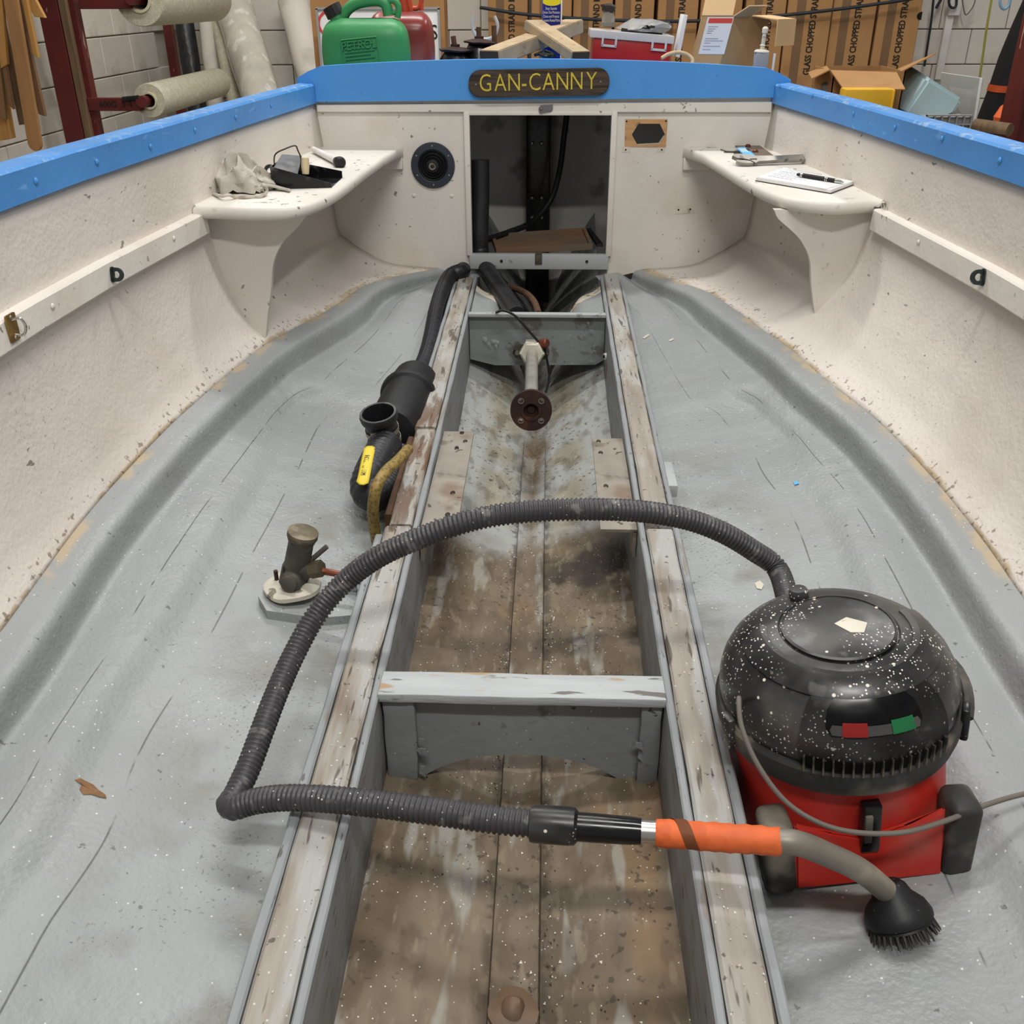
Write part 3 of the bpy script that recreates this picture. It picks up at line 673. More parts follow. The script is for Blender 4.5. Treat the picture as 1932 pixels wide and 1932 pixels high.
# raw wood patch round the hexagon hole
bm = bmesh.new(); prism(bm, [(.304, -.046), (.455, -.046), (.455, -.141), (.306, -.139)], (0, 0, 0), (1, 0, 0), (0, 0, 1), .0015, [HEX]); vp = part('vent_patch', bm, MATS['raw_wood'], bh, 'bare wood patch around a hexagonal vent hole')
bm = bmesh.new(); box(bm, (.313, -.0006, -.148), (.03, .001, .020)); box(bm, (.438, -.0006, -.148), (.028, .001, .018)); part('filler_patch', bm, MATS['sealant_white'], vp)
bm = bmesh.new()
for x, z in ((.309, -.053), (.449, -.052), (.311, -.149), (.441, -.149)): lathe(bm, [(0, .0012), (.003, .0012), (.003, 0)], (x, -.001, z), (0, -1, 0), 8, close=False)
part('screw_hole', bm, MATS['hole_dark'], vp)
bm = bmesh.new(); prism(bm, [(.505, -.345), (.575, -.342), (.578, -.372), (.507, -.376)], (0, 0, 0), (1, 0, 0), (0, 0, 1), .0012); vq = part('filler_patch', bm, MATS['sealant_white'], bh)
bm = bmesh.new()
for x, z in ((.518, -.360), (.561, -.358)): lathe(bm, [(0, .0012), (.0035, .0012), (.0035, 0)], (x, -.001, z), (0, -1, 0), 8, close=False)
part('screw_hole', bm, MATS['hole_dark'], vq)
for x, y in ((781,369),(852,370)):
    bm = bmesh.new(); lathe(bm, [(0, .005), (.004, .0045), (.006, .0015), (.008, 0)], at(x, y, Y=0), (0, -1, 0), 10, close=False); part('bolt_head', bm, MATS['wood_white'], bh)
# blue transom beam (cambered)
bm = bmesh.new(); top = []
N_ = 40
for i in range(N_+1):
    x = -.862+1.732*i/N_; u = (x+.02)/.866
    z = .150-.030*abs(u)**2.2-.004*(u > 0)*u
    if i == 0: z = .090
    if i == 1: z = .112
    if i == N_: z = .085
    if i == N_-1: z = .106
    top.append((x, z))
prism(bm, [(-.862, .012), (.87, .028)]+top[::-1], (0, .018, 0), (1, 0, 0), (0, 0, 1), .04)
bmesh.ops.bevel(bm, geom=[e for e in bm.edges if abs(e.verts[0].co.y-e.verts[1].co.y) < 1e-4 and e.calc_length() < .1 and e.verts[0].co.z > .08], offset=.005, segments=2, affect='EDGES')
part('transom_beam', bm, MATS['beam_blue'], boat, 'cambered blue beam across the bulkhead top')
# --- aft part of the boat
bm = bmesh.new()
out = [(-.80, .02), (.80, .02), (.78, .35), (.66, .68), (.42, .86), (0, .92), (-.42, .86), (-.66, .68), (-.78, .35)]
prism(bm, out, (0, 0, .075), (1, 0, 0), (0, 1, 0), .02); part('aft_deck', bm, MATS['beam_blue'], boat, 'blue aft deck behind the bulkhead')
bm = bmesh.new()
for s in (-1, 1):
    G = []
    for z, kx in ((.075, 1), (-.2, .97), (-.42, .9), (-.62, .62), (-.85, .12), (-1.0, .02)):
        G.append([V((s*x*kx, y, z)) for x, y in ((.80, .02), (.78, .35), (.66, .58), (.42, .70), (.0, .74))])
    surf(bm, G)
o = part('aft_hull', bm, MATS['locker_white'], boat, sharp=60); m = o.modifiers.new('thickness', 'SOLIDIFY'); m.thickness = .012; m.offset = 1
# stern post inside the locker
bm = bmesh.new(); box(bm, (-.012, .68, -.42), (.105, .06, .97), bev=.006); sp_ = part('stern_post', bm, MATS['wet_black'], boat, 'black stern post seen through the hatch')
for y in (270, 373, 410):
    for dx in (-9, 9):
        p = at(1013+dx, y, Y=.645); bm = bmesh.new(); lathe(bm, [(0, .012), (.005, .011), (.009, .006), (.009, 0)], p, (0, -1, 0), 8, close=False); part('bolt', bm, MATS['steel'], sp_)
# --- shelves with brackets
def shelf(s):
    ZS = -.140; yc = -1.10 if s < 0 else -1.02
    inner = at(750, 287, Z=ZS) if s < 0 else at(1287, 275, Z=ZS)
    # outline in plan: from bulkhead inner corner, along bulkhead, hull, front corner, curved front edge
    pts = [(inner.x, -.001)]
    for j in range(13): 
        Y = yc*j/12; pts.append((hull_x(s, min(-.0, Y), ZS)+s*.004, Y-.001 if j == 0 else Y))
    xh = hull_x(s, yc, ZS)
    fr = [V((xh, yc-.03, 0))]
    front = [(410, 395), (480, 398), (545, 396), (590, 386), (625, 371), (655, 352), (690, 325), (725, 301)] if s < 0 else [(1655, 383), (1590, 387), (1530, 384), (1480, 376), (1440, 362), (1405, 344), (1365, 320), (1325, 296)]
    fr = catmull(fr+[at(x, y-5, Z=ZS) for x, y in front], 4)
    for p in fr: p.z = 0
    for p in fr: pts.append((p.x, p.y))
    n0 = len(pts)-len(fr); bm = bmesh.new(); cx_, cy_ = s*.72, -.45; L_ = []
    tg = [V(p) for p in pts]
    for dz, ins in ((0, .011), (.004, .004), (.010, .0005), (.017, 0), (.024, .0005), (.030, .004), (.034, .011)):
        row = []
        for i, p in enumerate(tg):
            q = p.copy()
            if i >= n0:
                t_ = (tg[min(i+1, len(tg)-1)]-tg[i-1]).normalized(); n_ = V((t_.y, -t_.x))
                if n_.dot(V((cx_, cy_))-p) < 0: n_ = -n_
                q = p+n_*ins
            row.append(bm.verts.new((q.x, q.y, ZS-.034+dz)))
        L_.append(row)
    for r0, r1 in zip(L_, L_[1:]):
        for i in range(len(r0)): j = (i+1) % len(r0); bm.faces.new((r0[i], r0[j], r1[j], r1[i]))
    bm.faces.new(L_[0][::-1]); bm.faces.new(L_[-1])
    sh = part('corner_shelf', bm, MATS['shelf_white'], boat, 'white quarter-round corner shelf, %s of the hatch' % ('left' if s < 0 else 'right'))
    # bracket below
    yb = yc+.055
    poly = []
    inn = [(588,392),(560,430),(533,458),(516,495),(511,550),(505,592)] if s < 0 else [(1460,392),(1468,412),(1490,432),(1512,455),(1528,490),(1531,540),(1537,592)]
    ip_ = [at(x, y, Y=yb) for x, y in inn]
    sm = catmull([V((p.x, p.z, 0)) for p in ip_], 5)
    sm = [p for p in sm if p.y < ZS-.036]; poly = [(sm[0].x-s*.004, ZS-.034)]+[(p.x, p.y) for p in sm]; zl = sm[-1].y; xq = sm[-1].x
    while abs(xq) < abs(hull_x(s, yb, zl))-.004 and zl > -.56: zl -= .006; xq += s*.0012; poly.append((xq, zl))
    for k in range(14):
        z = zl+(ZS-.034-zl)*k/13; poly.append((hull_x(s, yb, z)+s*.006, z))
    bm = bmesh.new(); prism(bm, poly, (0, yb, 0), (1, 0, 0), (0, 0, 1), -.020); part('bracket', bm, MATS['wood_white'], sh, 'curved white support bracket under the shelf')
    # small cleat on the bulkhead
    bm = bmesh.new(); x0 = inner.x; box(bm, (x0+s*.05, -.010, ZS-.055), (.095, .022, .042), bev=.002); part('cleat', bm, MATS['wood_white'], sh)
    return sh, ZS
SHL, ZSH = shelf(-1); SHR, _ = shelf(1)

# stains and scrapes on the sole
def blob(name, px, mt, n=11, seed=0, zoff=.0015):
    P = []
    for x, y in px:
        p = at(x, y, Z=-.75)
        for _ in range(20): p = at(x, y, Z=floor_z(p.x, p.y)+zoff)
        P.append(p)
    bm = bmesh.new(); c = sum(P, V())/len(P); c.z = floor_z(c.x, c.y)+zoff; vs = [bm.verts.new(p) for p in P]; vc = bm.verts.new(c)
    for i in range(len(vs)): bm.faces.new((vs[i], vs[(i+1) % len(vs)], vc))
    return part(name, bm, MATS[mt], boat, recalc=True)
mat('rust_stain', rgb(126, 92, 60), .7, var=.25, vscale=40)
blob('rust_stain', [(141, 1471), (152, 1468), (163, 1474), (176, 1480), (186, 1490), (199, 1499), (201, 1506), (186, 1503), (172, 1498), (157, 1499), (150, 1488), (155, 1479)], 'rust_stain')
blob('blue_chip', [(1497, 909), (1503, 906), (1508, 912), (1499, 915)], 'card_blue', zoff=.003)
for q in ([(1212, 637), (1222, 630), (1226, 632), (1216, 639)], [(1261, 642), (1270, 638), (1272, 640), (1264, 644)], [(1424, 1100), (1434, 1095), (1441, 1103), (1437, 1112), (1428, 1110)]): blob('paint_scrape', q, 'sealant_white', zoff=.002)
# ------------------------------------------------------------------ fittings
# name board
nb = thing('name_board', 'dark wooden name board with yellow carved letters on the blue beam', 'name board', (0, -.03, .06))
q0, q1, q2, q3 = at(884, 157, Y=-.034), at(1150, 152, Y=-.034), at(1015, 130, Y=-.034), at(1015, 182, Y=-.034)
nx = (q1-q0).normalized(); ny = V((0, -1, 0)).cross(nx)*-1; ny = nx.cross(V((0, 1, 0)))*-1
if ny.z < 0: ny = -ny
ncen = (q0+q1)/2; ncen.z = (q2.z+q3.z)/2; wN = (q1-q0).length; hN = (q2.z-q3.z)
bm = bmesh.new(); prism(bm, rrect(wN, hN, hN*.46, 6), ncen+V((0, .011, 0)), nx, ny, .014)
bmesh.ops.bevel(bm, geom=[e for e in bm.edges if abs(e.verts[0].co.y-e.verts[1].co.y) < 1e-5 and e.verts[0].co.y < ncen.y+.002 and len(e.link_faces) == 2], offset=.003, segments=2, affect='EDGES')
part('board', bm, MATS['sign_wood'], nb)
LET = [('G', 923, 157), ('A', 954, 155), ('N', 969+7, 154), ('-', 990, 154), ('C', 1011, 153), ('A', 1037, 153), ('N', 1062, 152), ('N', 1088, 152), ('Y', 1114, 149)]
LX = [916, 944, 970, 989, 1009, 1035, 1061, 1088, 1116]
for (ch, _, _), lx in zip(LET, LX):
    p = at(lx, 156-(lx-1015)*.022, Y=-.0375)
    hs = hN*.92
    text_part('letter' if ch != '-' else 'hyphen', ch, hs, .0014, MATS['sign_yellow'], nb, p, nx, ny, sx=.80 if ch != '-' else .8, bold=-.0006 if ch != '-' else 0)
for x in (898, 1133):
    bm = bmesh.new(); lathe(bm, [(0, .003), (.003, .0025), (.0045, 0)], at(x, 157-(x-1015)*.022, Y=-.0365), (0, -1, 0), 10, close=False); part('screw', bm, MATS['steel'], nb)
# rubber steering boot on the bulkhead
rc = at(817, 312, Y=0)
gt = thing('rubber_boot', 'round black rubber bellows with bolted ring on the white bulkhead', 'rubber boot', rc)
bm = bmesh.new(); lathe(bm, [(.054, 0), (.079, 0), (.081, .004), (.078, .009), (.058, .011), (.054, .008), (.054, 0)], rc, (0, -1, 0), 40, close=False); part('ring', bm, MATS['ring_dark'], gt)
bm = bmesh.new(); lathe(bm, [(.056, .004), (.052, .012), (.046, .006), (.041, .014), (.036, .008), (.031, .018), (.026, .013), (.022, .024), (.016, .026), (.016, .004)], rc, (0, -1, 0), 40, close=False); part('bellows', bm, MATS['rubber_black'], gt)
bm = bmesh.new(); lathe(bm, [(.007, .018), (.007, .028), (.013, .028), (.014, .022), (.014, .018)], rc, (0, -1, 0), 20, close=False); part('cable_sleeve', bm, MATS['steel'], gt)
bm = bmesh.new(); lathe(bm, [(0, .0015), (.003, .0012), (.0042, 0)], (0, 0, 0), (0, 0, 1), 8, close=False); sm = fin(bm, 'screw', 50); sm.materials.append(MATS['metal_grey'])
for k in range(6):
    a = math.radians(90+60*k); inst('screw', sm, gt, M4(rc+V((.068*math.cos(a), -.0112, .068*math.sin(a))), (1, 0, 0), (0, 0, 1), (0, -1, 0)))
# pad eyes
def padeye(p, n, up, label, mt, k=1.0):
    n = V(n).normalized(); up = (V(up)-n*V(up).dot(n)).normalized(); x = up.cross(n)
    t = thing('pad_eye', label, 'pad eye', p, 'dark metal pad eyes on the hull')
    bm = bmesh.new(); prism(bm, [(a*k, b*k) for a, b in rrect(.020, .042, .009)], p, x, up, .004*k); part('base', bm, mt, t)
    bm = bmesh.new(); prism(bm, [(-.019*k, 0)]+[(.019*k*math.cos(a)*-1, .014*k+.019*k*math.sin(a)) for a in [math.pi*j/10 for j in range(11)]]+[(.019*k, 0)], p-x*.004*k, up, n, .008*k, [ell(.0095*k, .0095*k, 14, 0, .014*k)]); part('eye', bm, mt, t)
    return t
def on_rail(x, y, s):
    p = at(x, y, Z=-.185)
    for _ in range(14): p = at(x, y, X=s*(min(abs(hull_x(s, p.y, -.16)), abs(hull_x(s, p.y, -.215))+.01)-.0255))
    return p
padeye(on_rail(211, 518, -1), (1, -.05, 0), (0, .25, 1), 'dark pad eye on the left side rail nearest the shelf', MATS['brass_padeye'], .8)
padeye(on_rail(1856, 523, 1), (-1, -.05, 0), (0, .25, 1), 'dark pad eye on the right side rail', MATS['brass_padeye'], .85)
p = on_rail(22, 618, -1)
t = thing('plate_eye', 'brass staple plate at the left frame edge on the side rail', 'pad eye', p)
bm = bmesh.new(); prism(bm, rrect(.034, .050, .004, 2), p, (0, 1, 0), (0, 0, 1), .003); part('plate', bm, MATS['brass_bright'], t)
bm = bmesh.new(); tube(bm, catmull([p+V((.002, .002, .014)), p+V((.016, .006, .015)), p+V((.022, .008, 0)), p+V((.016, .006, -.015)), p+V((.002, .002, -.014))], 5), .0025, 8); part('staple', bm, MATS['chrome'], t)
for z in (-.019, .019):
    bm = bmesh.new(); lathe(bm, [(0, .002), (.003, .0018), (.004, 0)], p+V((.003, 0, z)), (1, 0, 0), 8, close=False); part('screw', bm, MATS['steel'], t)
p = at(1548, 318, Z=ZSH); padeye(p, (-.1, -.1, 1), (-.9, .4, 0), 'dark pad eye standing on the right shelf behind the pen', MATS['brass_padeye'], .95)
p = at(505, 333, Z=ZSH); padeye(p+V((0, .03, .0)), (.1, -.1, 1), (.9, .4, 0), 'dark pad eye on the left shelf between rag and tray', MATS['brass_padeye'], .95)
# ------------------------------------------------------------------ prop shaft with coupling
G0 = at(1004, 662, Y=-.53); F0 = V((G0.x-.001, -1.30, 0)); F0 = at(1002, 775, Y=-1.31)
ax = (F0-G0).normalized()
sh = thing('propeller_shaft', 'steel propeller shaft with rusty round coupling flange', 'propeller shaft', F0)
bm = bmesh.new(); tube(bm, [G0-ax*.25, G0+ax*.1, F0-ax*.05], .0195, 20); part('shaft', bm, MATS['steel_shaft'], sh)
bm = bmesh.new(); x, y, a = frame(ax)
holes = [ell(.020, .020, 20)]+[ell(.0058, .0058, 12, .0385*math.cos(math.radians(45+90*k)), .0385*math.sin(math.radians(45+90*k))) for k in range(4)]
prism(bm, ell(.056, .056, 40), F0-ax*.016, x, y, .016, holes); fl = part('coupling_flange', bm, MATS['rust_dark'], sh)
bm = bmesh.new(); lathe(bm, [(.0275, 0), (.0275, .003), (.0205, .003), (.0205, -.014)], F0, ax, 28, close=False); part('spigot_ring', bm, MATS['rust_dark'], fl)
bm = bmesh.new(); lathe(bm, [(0, -.012), (.010, -.012), (.013, -.015), (.021, -.015)], F0, ax, 20, close=False); part('shaft_end', bm, MATS['rust_dark'], fl)
bm = bmesh.new(); lathe(bm, [(.0058, .0), (.0085, 0), (.0085, .0015), (.0058, .0015), (.0058, -.004)], (0, 0, 0), (0, 0, 1), 14, close=False); bush = fin(bm, 'hole_bush'); bush.materials.append(MATS['steel'])
for k in range(4):
    a_ = math.radians(45+90*k); inst('hole_bush', bush, fl, M4(F0+(x*math.cos(a_)+y*math.sin(a_))*.0385, x, y, a))
bm = bmesh.new(); lathe(bm, [(.030, -.075), (.030, -.02), (.034, -.016), (.034, -.0161)], F0, ax, 24); part('hub', bm, MATS['rust_dark'], sh)
gl = thing('stern_gland', 'stern gland nut and flange on the far grey cross beam', 'stern gland', G0)
bm = bmesh.new(); lathe(bm, [(.020, -.01), (.043, -.01), (.043, .050), (.036, .058), (.020, .058)], G0, ax, 6, close=False); part('hex_nut', bm, MATS['sealant_white'], gl, sharp=20)
bm = bmesh.new(); prism(bm, rrect(.125, .052, .024, 6), G0+V((-.004, .004, -.004)), (1, 0, .0), (0, 0, 1), .010); part('flange', bm, MATS['bronze_dirty'], gl)
for dx in (-.047, .05):
    bm = bmesh.new(); lathe(bm, [(.009, 0), (.009, .010), (.005, .010), (.005, .018), (0, .018)], G0+V((dx-.004, -.004, -.004)), (0, -1, 0), 6, close=False); part('stud_nut', bm, MATS['steel'], gl)
bm = bmesh.new(); p = at(1026, 648, Y=-.56); lathe(bm, [(.012, -.018), (.016, -.016), (.016, .012), (.012, .016)], p, (.8, -.5, .3), 12); part('grease_cap', bm, MATS['copper'], gl)
# grease line
bm = bmesh.new(); tube(bm, catmull([at(935, 590, Z=-.598), at(950, 586, Z=-.590), at(972, 596, Y=-.55), at(996, 622, Y=-.56), at(1020, 650, Y=-.565)], 8), .0045, 8)
solo('grease_hose', bm, MATS['rubber_black'], 'thin black grease hose curving over the far cross beam', 'hose')
bm = bmesh.new(); tube(bm, catmull([at(1028, 660, Y=-.55), at(1034, 690, Y=-.55), at(1036, 715, Y=-.56), at(1030, 740, Y=-.60)], 8), .004, 8)
solo('drain_tube', bm, MATS['rubber_black'], 'thin black tube dropping beside the shaft', 'hose')
# tap at right bearer
p = at(1142, 672, Y=-.62)
t = thing('drain_tap', 'small tap with white ring and red lever on the right bearer', 'tap', p)
bm = bmesh.new(); tube(bm, [p+V((.02, .004, 0)), p+V((-.004, -.004, .0))], .011, 14); part('collar', bm, MATS['dish_white'], t)
bm = bmesh.new(); tube(bm, [p+V((.0, -.004, .0)), p+V((-.006, -.006, 0))], .006, 10); part('bore', bm, MATS['hole_dark'], t)
bm = bmesh.new(); q = at(1147, 700, Y=-.66); box(bm, q, (.012, .008, .06), rotx(.2), .002); part('lever', bm, MATS['toolbox_red'], t)
# ------------------------------------------------------------------ engine mounting angles
def angle_iron(s, y0, y1, holes, label):
    zz = zb((y0+y1)/2)-.028; xi, xo = .154, .2325
    t = thing('mounting_angle', label, 'mounting bracket', (s*.2, (y0+y1)/2, zz))
    hl = [ell(.006, .012, 12, s*hx, hy) for hx, hy in holes]
    bm = bmesh.new(); prism(bm, [(s*xi, y0), (s*xo, y0), (s*xo, y1), (s*xi, y1)], (0, 0, zz), (1, 0, 0), (0, 1, 0), .007, hl); part('top_flange', bm, MATS['plate_steel'], t)
    bm = bmesh.new(); box(bm, (s*.2285, (y0+y1)/2, zz-.03), (.007, abs(y1-y0), .064)); part('side_flange', bm, MATS['plate_steel'], t)
angle_iron(-1, -1.935, -1.392, [(.172, -1.455), (.185, -1.40), (.190, -1.50), (.178, -1.745), (.180, -1.850)], 'rusty steel mounting angle on the left bearer')
angle_iron(1, -1.905, -1.425, [(.170, -1.445), (.172, -1.515), (.176, -1.70), (.182, -1.78)], 'pale steel mounting angle on the right bearer')
# ------------------------------------------------------------------ seacock on pad
pad = thing('seacock', 'old bronze seacock with capped pipe on a grey pad left of the bearers', 'seacock', (-.47, -2.03, floor_z(-.47, -2.03)))
fz = floor_z(-.54, -2.03)-.002
def sc(x, y):
    p = at(x, y, Z=fz+.02)
    for _ in range(15): p = at(x, y, Z=floor_z(p.x, p.y)+.020)
    return p
oct_ = [sc(492, 1112), sc(487, 1125), sc(503, 1152), sc(600, 1166), sc(672, 1160), sc(672, 1090), sc(600, 1072), sc(520, 1085)]
bm = bmesh.new(); lo = [bm.verts.new(V((p.x, p.y, p.z-.035))) for p in oct_]; hi = [bm.verts.new(p) for p in oct_]
bm.faces.new(hi); bm.faces.new(lo[::-1])
for i in range(8): bm.faces.new((lo[i], lo[(i+1) % 8], hi[(i+1) % 8], hi[i]))
part('wooden_pad', bm, MATS['sole_grey'], pad)
c = at(552, 1108, Z=fz+.022); zc_ = fz+.022
bm = bmesh.new(); lathe(bm, [(.058, 0), (.058, .008), (.050, .014), (.034, .018)], c, (0, 0, 1), 28); jitter(bm, .003, 30); part('base_flange', bm, MATS['sealant_white'], pad)
tp = at(567, 1003, Y=c.y+.0); axs = (tp-(c+V((0, 0, .02)))).normalized(); L_ = (tp-c).length
bm = bmesh.new(); lathe(bm, [(.030, .0), (.029, .05), (.026, .06), (.0255, L_-.025), (.028, L_-.018), (.030, L_-.012), (.030, L_-.002), (.028, L_)], c, axs, 28); part('stand_pipe', bm, MATS['bronze_dirty'], pad)
bm = bmesh.new(); lathe(bm, [(0, L_+.003), (.024, L_+.003), (.031, L_+.001), (.031, L_-.010)], c, axs, 28, close=False); part('cap', bm, MATS['bronze_cap'], pad)
b0 = c+axs*.05
bm = bmesh.new(); q = at(583, 1060, Y=c.y); q2 = at(617, 1031, Y=c.y+.01); tube(bm, [q, q2], .0055, 10); part('lever', bm, MATS['bronze_dirty'], pad)
bm = bmesh.new(); q = at(575, 1078, Y=c.y-.01); q2 = at(596, 1074, Y=c.y-.015); tube(bm, [b0, q, q2], [.026, .018, .014], 12); part('side_branch', bm, MATS['bronze_dirty'], pad)
bm = bmesh.new(); d_ = (q2-q).normalized(); lathe(bm, [(.009, -.012), (.018, -.012), (.018, .014), (.009, .014)], q2, d_, 6); part('union_nut', bm, MATS['bronze_cap'], pad, sharp=20)
q3 = at(640, 1083, Y=c.y-.02)
bm = bmesh.new(); tube(bm, catmull([q2, at(612, 1078, Y=c.y-.015), q3, at(690, 1090, Y=c.y-.02)], 5), .007, 10); part('outlet_pipe', bm, MATS['copper'], pad)
bm = bmesh.new(); p = at(548, 1098, Y=c.y-.035); lathe(bm, [(.022, -.02), (.022, 0), (.017, .004), (.017, .012), (.012, .014), (0, .014)], p, (-.15, -1, .1), 16, close=False); part('drain_plug', bm, MATS['bronze_dirty'], pad)
for x, y, h in ((523, 1100, .03), (560, 1112, .024), (577, 1105, .02)):
    p = at(x, y, Z=zc_+.010); bm = bmesh.new(); tube(bm, [p, p+V((0, 0, h))], .0045, 8); part('stud', bm, MATS['rust_dark'], pad)
# fixing battens and blue hose end beside the pad
bm = bmesh.new(); p = at(665, 1086, Z=fz+.02); lathe(bm, [(.010, -.02), (.018, -.016), (.018, .02), (.014, .024)], p, (1, -.3, .1), 16); solo('blue_hose_end', bm, MATS['card_blue'], 'blue hose end half under the left bearer', 'hose')
# ------------------------------------------------------------------ water lock + exhaust hoses on the left
wl = thing('water_lock', 'black exhaust water lock with open hose neck beside the left bearer', 'exhaust silencer', (-.40, -1.3, floor_z(-.40, -1.3)))
wz = floor_z(-.40, -1.25)+.075
A0, A1 = at(785, 712, Z=wz+.005), at(752, 800, Z=wz)
A0 = V((-.335, -1.02, wz-.01)); A0 = at(783, 722, Z=wz); A1 = at(738, 818, Z=wz); d_ = (A1-A0).normalized(); Lw = (A1-A0).length
bm = bmesh.new(); lathe(bm, [(0, -.03), (.050, -.026), (.066, -.008), (.068, .02), (.068, .09), (.078, .095), (.081, .11), (.078, .125), (.070, .13), (.070, Lw*.82), (.058, Lw*.97), (.02, Lw)], A0, d_, 32); part('body', bm, MATS['rubber_black'], wl)
N0 = at(714, 782, Z=wz+.088); N1 = at(727, 835, Z=wz+.005)
nd = (N0-N1).normalized()
bm = bmesh.new(); lathe(bm, [(.040, -.10), (.040, -.02), (.046, -.014), (.048, 0), (.046, .006), (.040, .006), (.0395, -.08), (0, -.08)], N0, nd, 32, close=False); part('neck', bm, MATS['hose_black'], wl, 'open black hose neck')
for h in (-.045, -.075):
    bm = bmesh.new(); lathe(bm, [(.0415, h-.006), (.0425, h-.006), (.0425, h+.006), (.0415, h+.006)], N0, nd, 32, close=False); part('hose_clip', bm, MATS['steel'], wl)
    bm = bmesh.new(); x, y, a = frame(nd); box(bm, N0+nd*h+V((-.006, -.044, .004)), (.03, .012, .012), bev=.002); part('clip_screw', bm, MATS['steel'], wl)
# fat black bend with yellow label
H = [at(728, 838, Z=wz+.02), at(716, 862, Z=wz+.012), at(701, 893, Z=wz+.0), at(693, 918, Z=wz-.02), at(702, 934, Z=wz-.03), at(722, 925, Z=wz-.035), at(741, 895, Z=wz-.045), at(756, 862, Z=wz-.045)]
Pc = catmull(H, 8); Pr, Lh = resample(Pc, .0035)
bm = bmesh.new(); tube(bm, Pr, [.041+.0011*math.sin(2*math.pi*i/4) for i in range(len(Pr))], 26)
hb = thing('exhaust_hose', 'fat black rubber hose bend with a yellow label beside the tan pipe', 'hose', (Pr[len(Pr)//2].x, Pr[len(Pr)//2].y, wz-.1))
part('hose', bm, MATS['hose_black'], hb, sharp=60)
# yellow label wrapped on the outer skin facing up and to the left
bm = bmesh.new(); ctr = [at(698, 842, Z=wz+.05), at(692, 870, Z=wz+.043), at(686, 900, Z=wz+.032), at(682, 915, Z=wz+.025)]
cc = catmull(ctr, 6); G = []
vd = V(-FW)
for i, p in enumerate(cc):
    t_ = (cc[min(i+1, len(cc)-1)]-cc[max(i-1, 0)]).normalized(); sd = t_.cross(vd).normalized(); e = min(1, i/2+.6, (len(cc)-1-i)/3+.35); wd = .0135*e
    G.append([p+sd*wd*u-vd*.0035*u*u for u in (-1, -.5, 0, .5, 1)])
surf(bm, G); lb = part('label', bm, MATS['yellow_label'], hb, 'yellow printed hose label'); m = lb.modifiers.new('t', 'SOLIDIFY'); m.thickness = .0012
tdir = (cc[-1]-cc[0]).normalized(); sd = tdir.cross(vd).normalized()
text_part('label_text', 'HOSE : ID 11M', .0165, .0003, MATS['ink'], lb, (cc[0]+cc[-1])/2+vd*.0075+sd*.001, tdir, -sd if (tdir.cross(-sd)).dot(vd) > 0 else sd, sx=.78)
# tan braided pipe
Z_ = fz
T = [at(770, 848, Z=-.575), at(750, 870, Z=-.565), at(728, 890, Z=-.558), at(711, 918, Z=-.565), at(704, 955, Z=-.61), at(705, 985, Z=-.66), at(709, 1012, Z=-.70), at(712, 1030, Z=-.73)]
bm = bmesh.new(); Pc = catmull(T, 8); rings = tube(bm, Pc, .0125, 16, caps=False)
i0 = [bm.verts.new(v.co.lerp(Pc[0], .3)) for v in rings[0]]; d0 = (Pc[1]-Pc[0])
i1 = [bm.verts.new(v.co+d0*2) for v in i0]
for k in range(16):
    bm.faces.new((rings[0][k], rings[0][(k+1) % 16], i0[(k+1) % 16], i0[k])); bm.faces.new((i0[k], i0[(k+1) % 16], i1[(k+1) % 16], i1[k]))
bm.faces.new(i1)
solo('braided_pipe', bm, MATS['tan_hose'], 'tan braided fuel pipe curling over the left bearer', 'pipe', recalc=True)
# long black hose from the water lock to the bulkhead
T = [at(876, 507, Y=.03), at(870, 511, Z=-.575), at(850, 520, Z=-.585), at(836, 545, Z=-.60), at(824, 585, Z=-.62), at(816, 630, Z=-.632), at(808, 665, Z=-.64), at(798, 692, Z=-.645), at(786, 716, Z=-.648)]
Pr, Lh = resample(catmull(T, 8), .004)
lh = thing('locker_hose', 'long black ribbed hose beside the left bearer up to the bulkhead', 'hose', (-.36, -.6, -.66))
bm = bmesh.new(); tube(bm, Pr, [.028*min(1, .75+i*.02)+.0007*math.sin(i*math.pi/1.5) for i in range(len(Pr))], 18); part('hose', bm, MATS['hose_black'], lh, sharp=60)
bm = bmesh.new()
PS = [p+V((-.004, -.006, .0278*min(1, .75+i*.02))) for i, p in enumerate(Pr)]
tube(bm, PS[3:], .0022, 6); part('seam_stripe', bm, MATS['ring_dark'], lh)
# hose and pipes dropping from the locker
bm = bmesh.new(); tube(bm, catmull([V((-.225, .10, -.20)), V((-.226, .09, -.33)), at(905, 440, Y=.07), at(907, 480, Y=.06), at(925, 520, Y=-.05), at(950, 556, Y=-.22), at(975, 596, Y=-.44)], 8), .034, 18)
solo('drop_hose', bm, MATS['hose_black'], 'thick black hose dropping from the locker behind the sill', 'hose')
bm = bmesh.new(); tube(bm, catmull([at(960, 540, Y=-.05), at(990, 552, Y=-.2), at(1008, 570, Y=-.33), at(1016, 592, Y=-.46)], 8), .012, 10)
solo('bilge_pipe', bm, MATS['rust_brown'], 'brownish pipe curving down into the deep bilge', 'pipe')
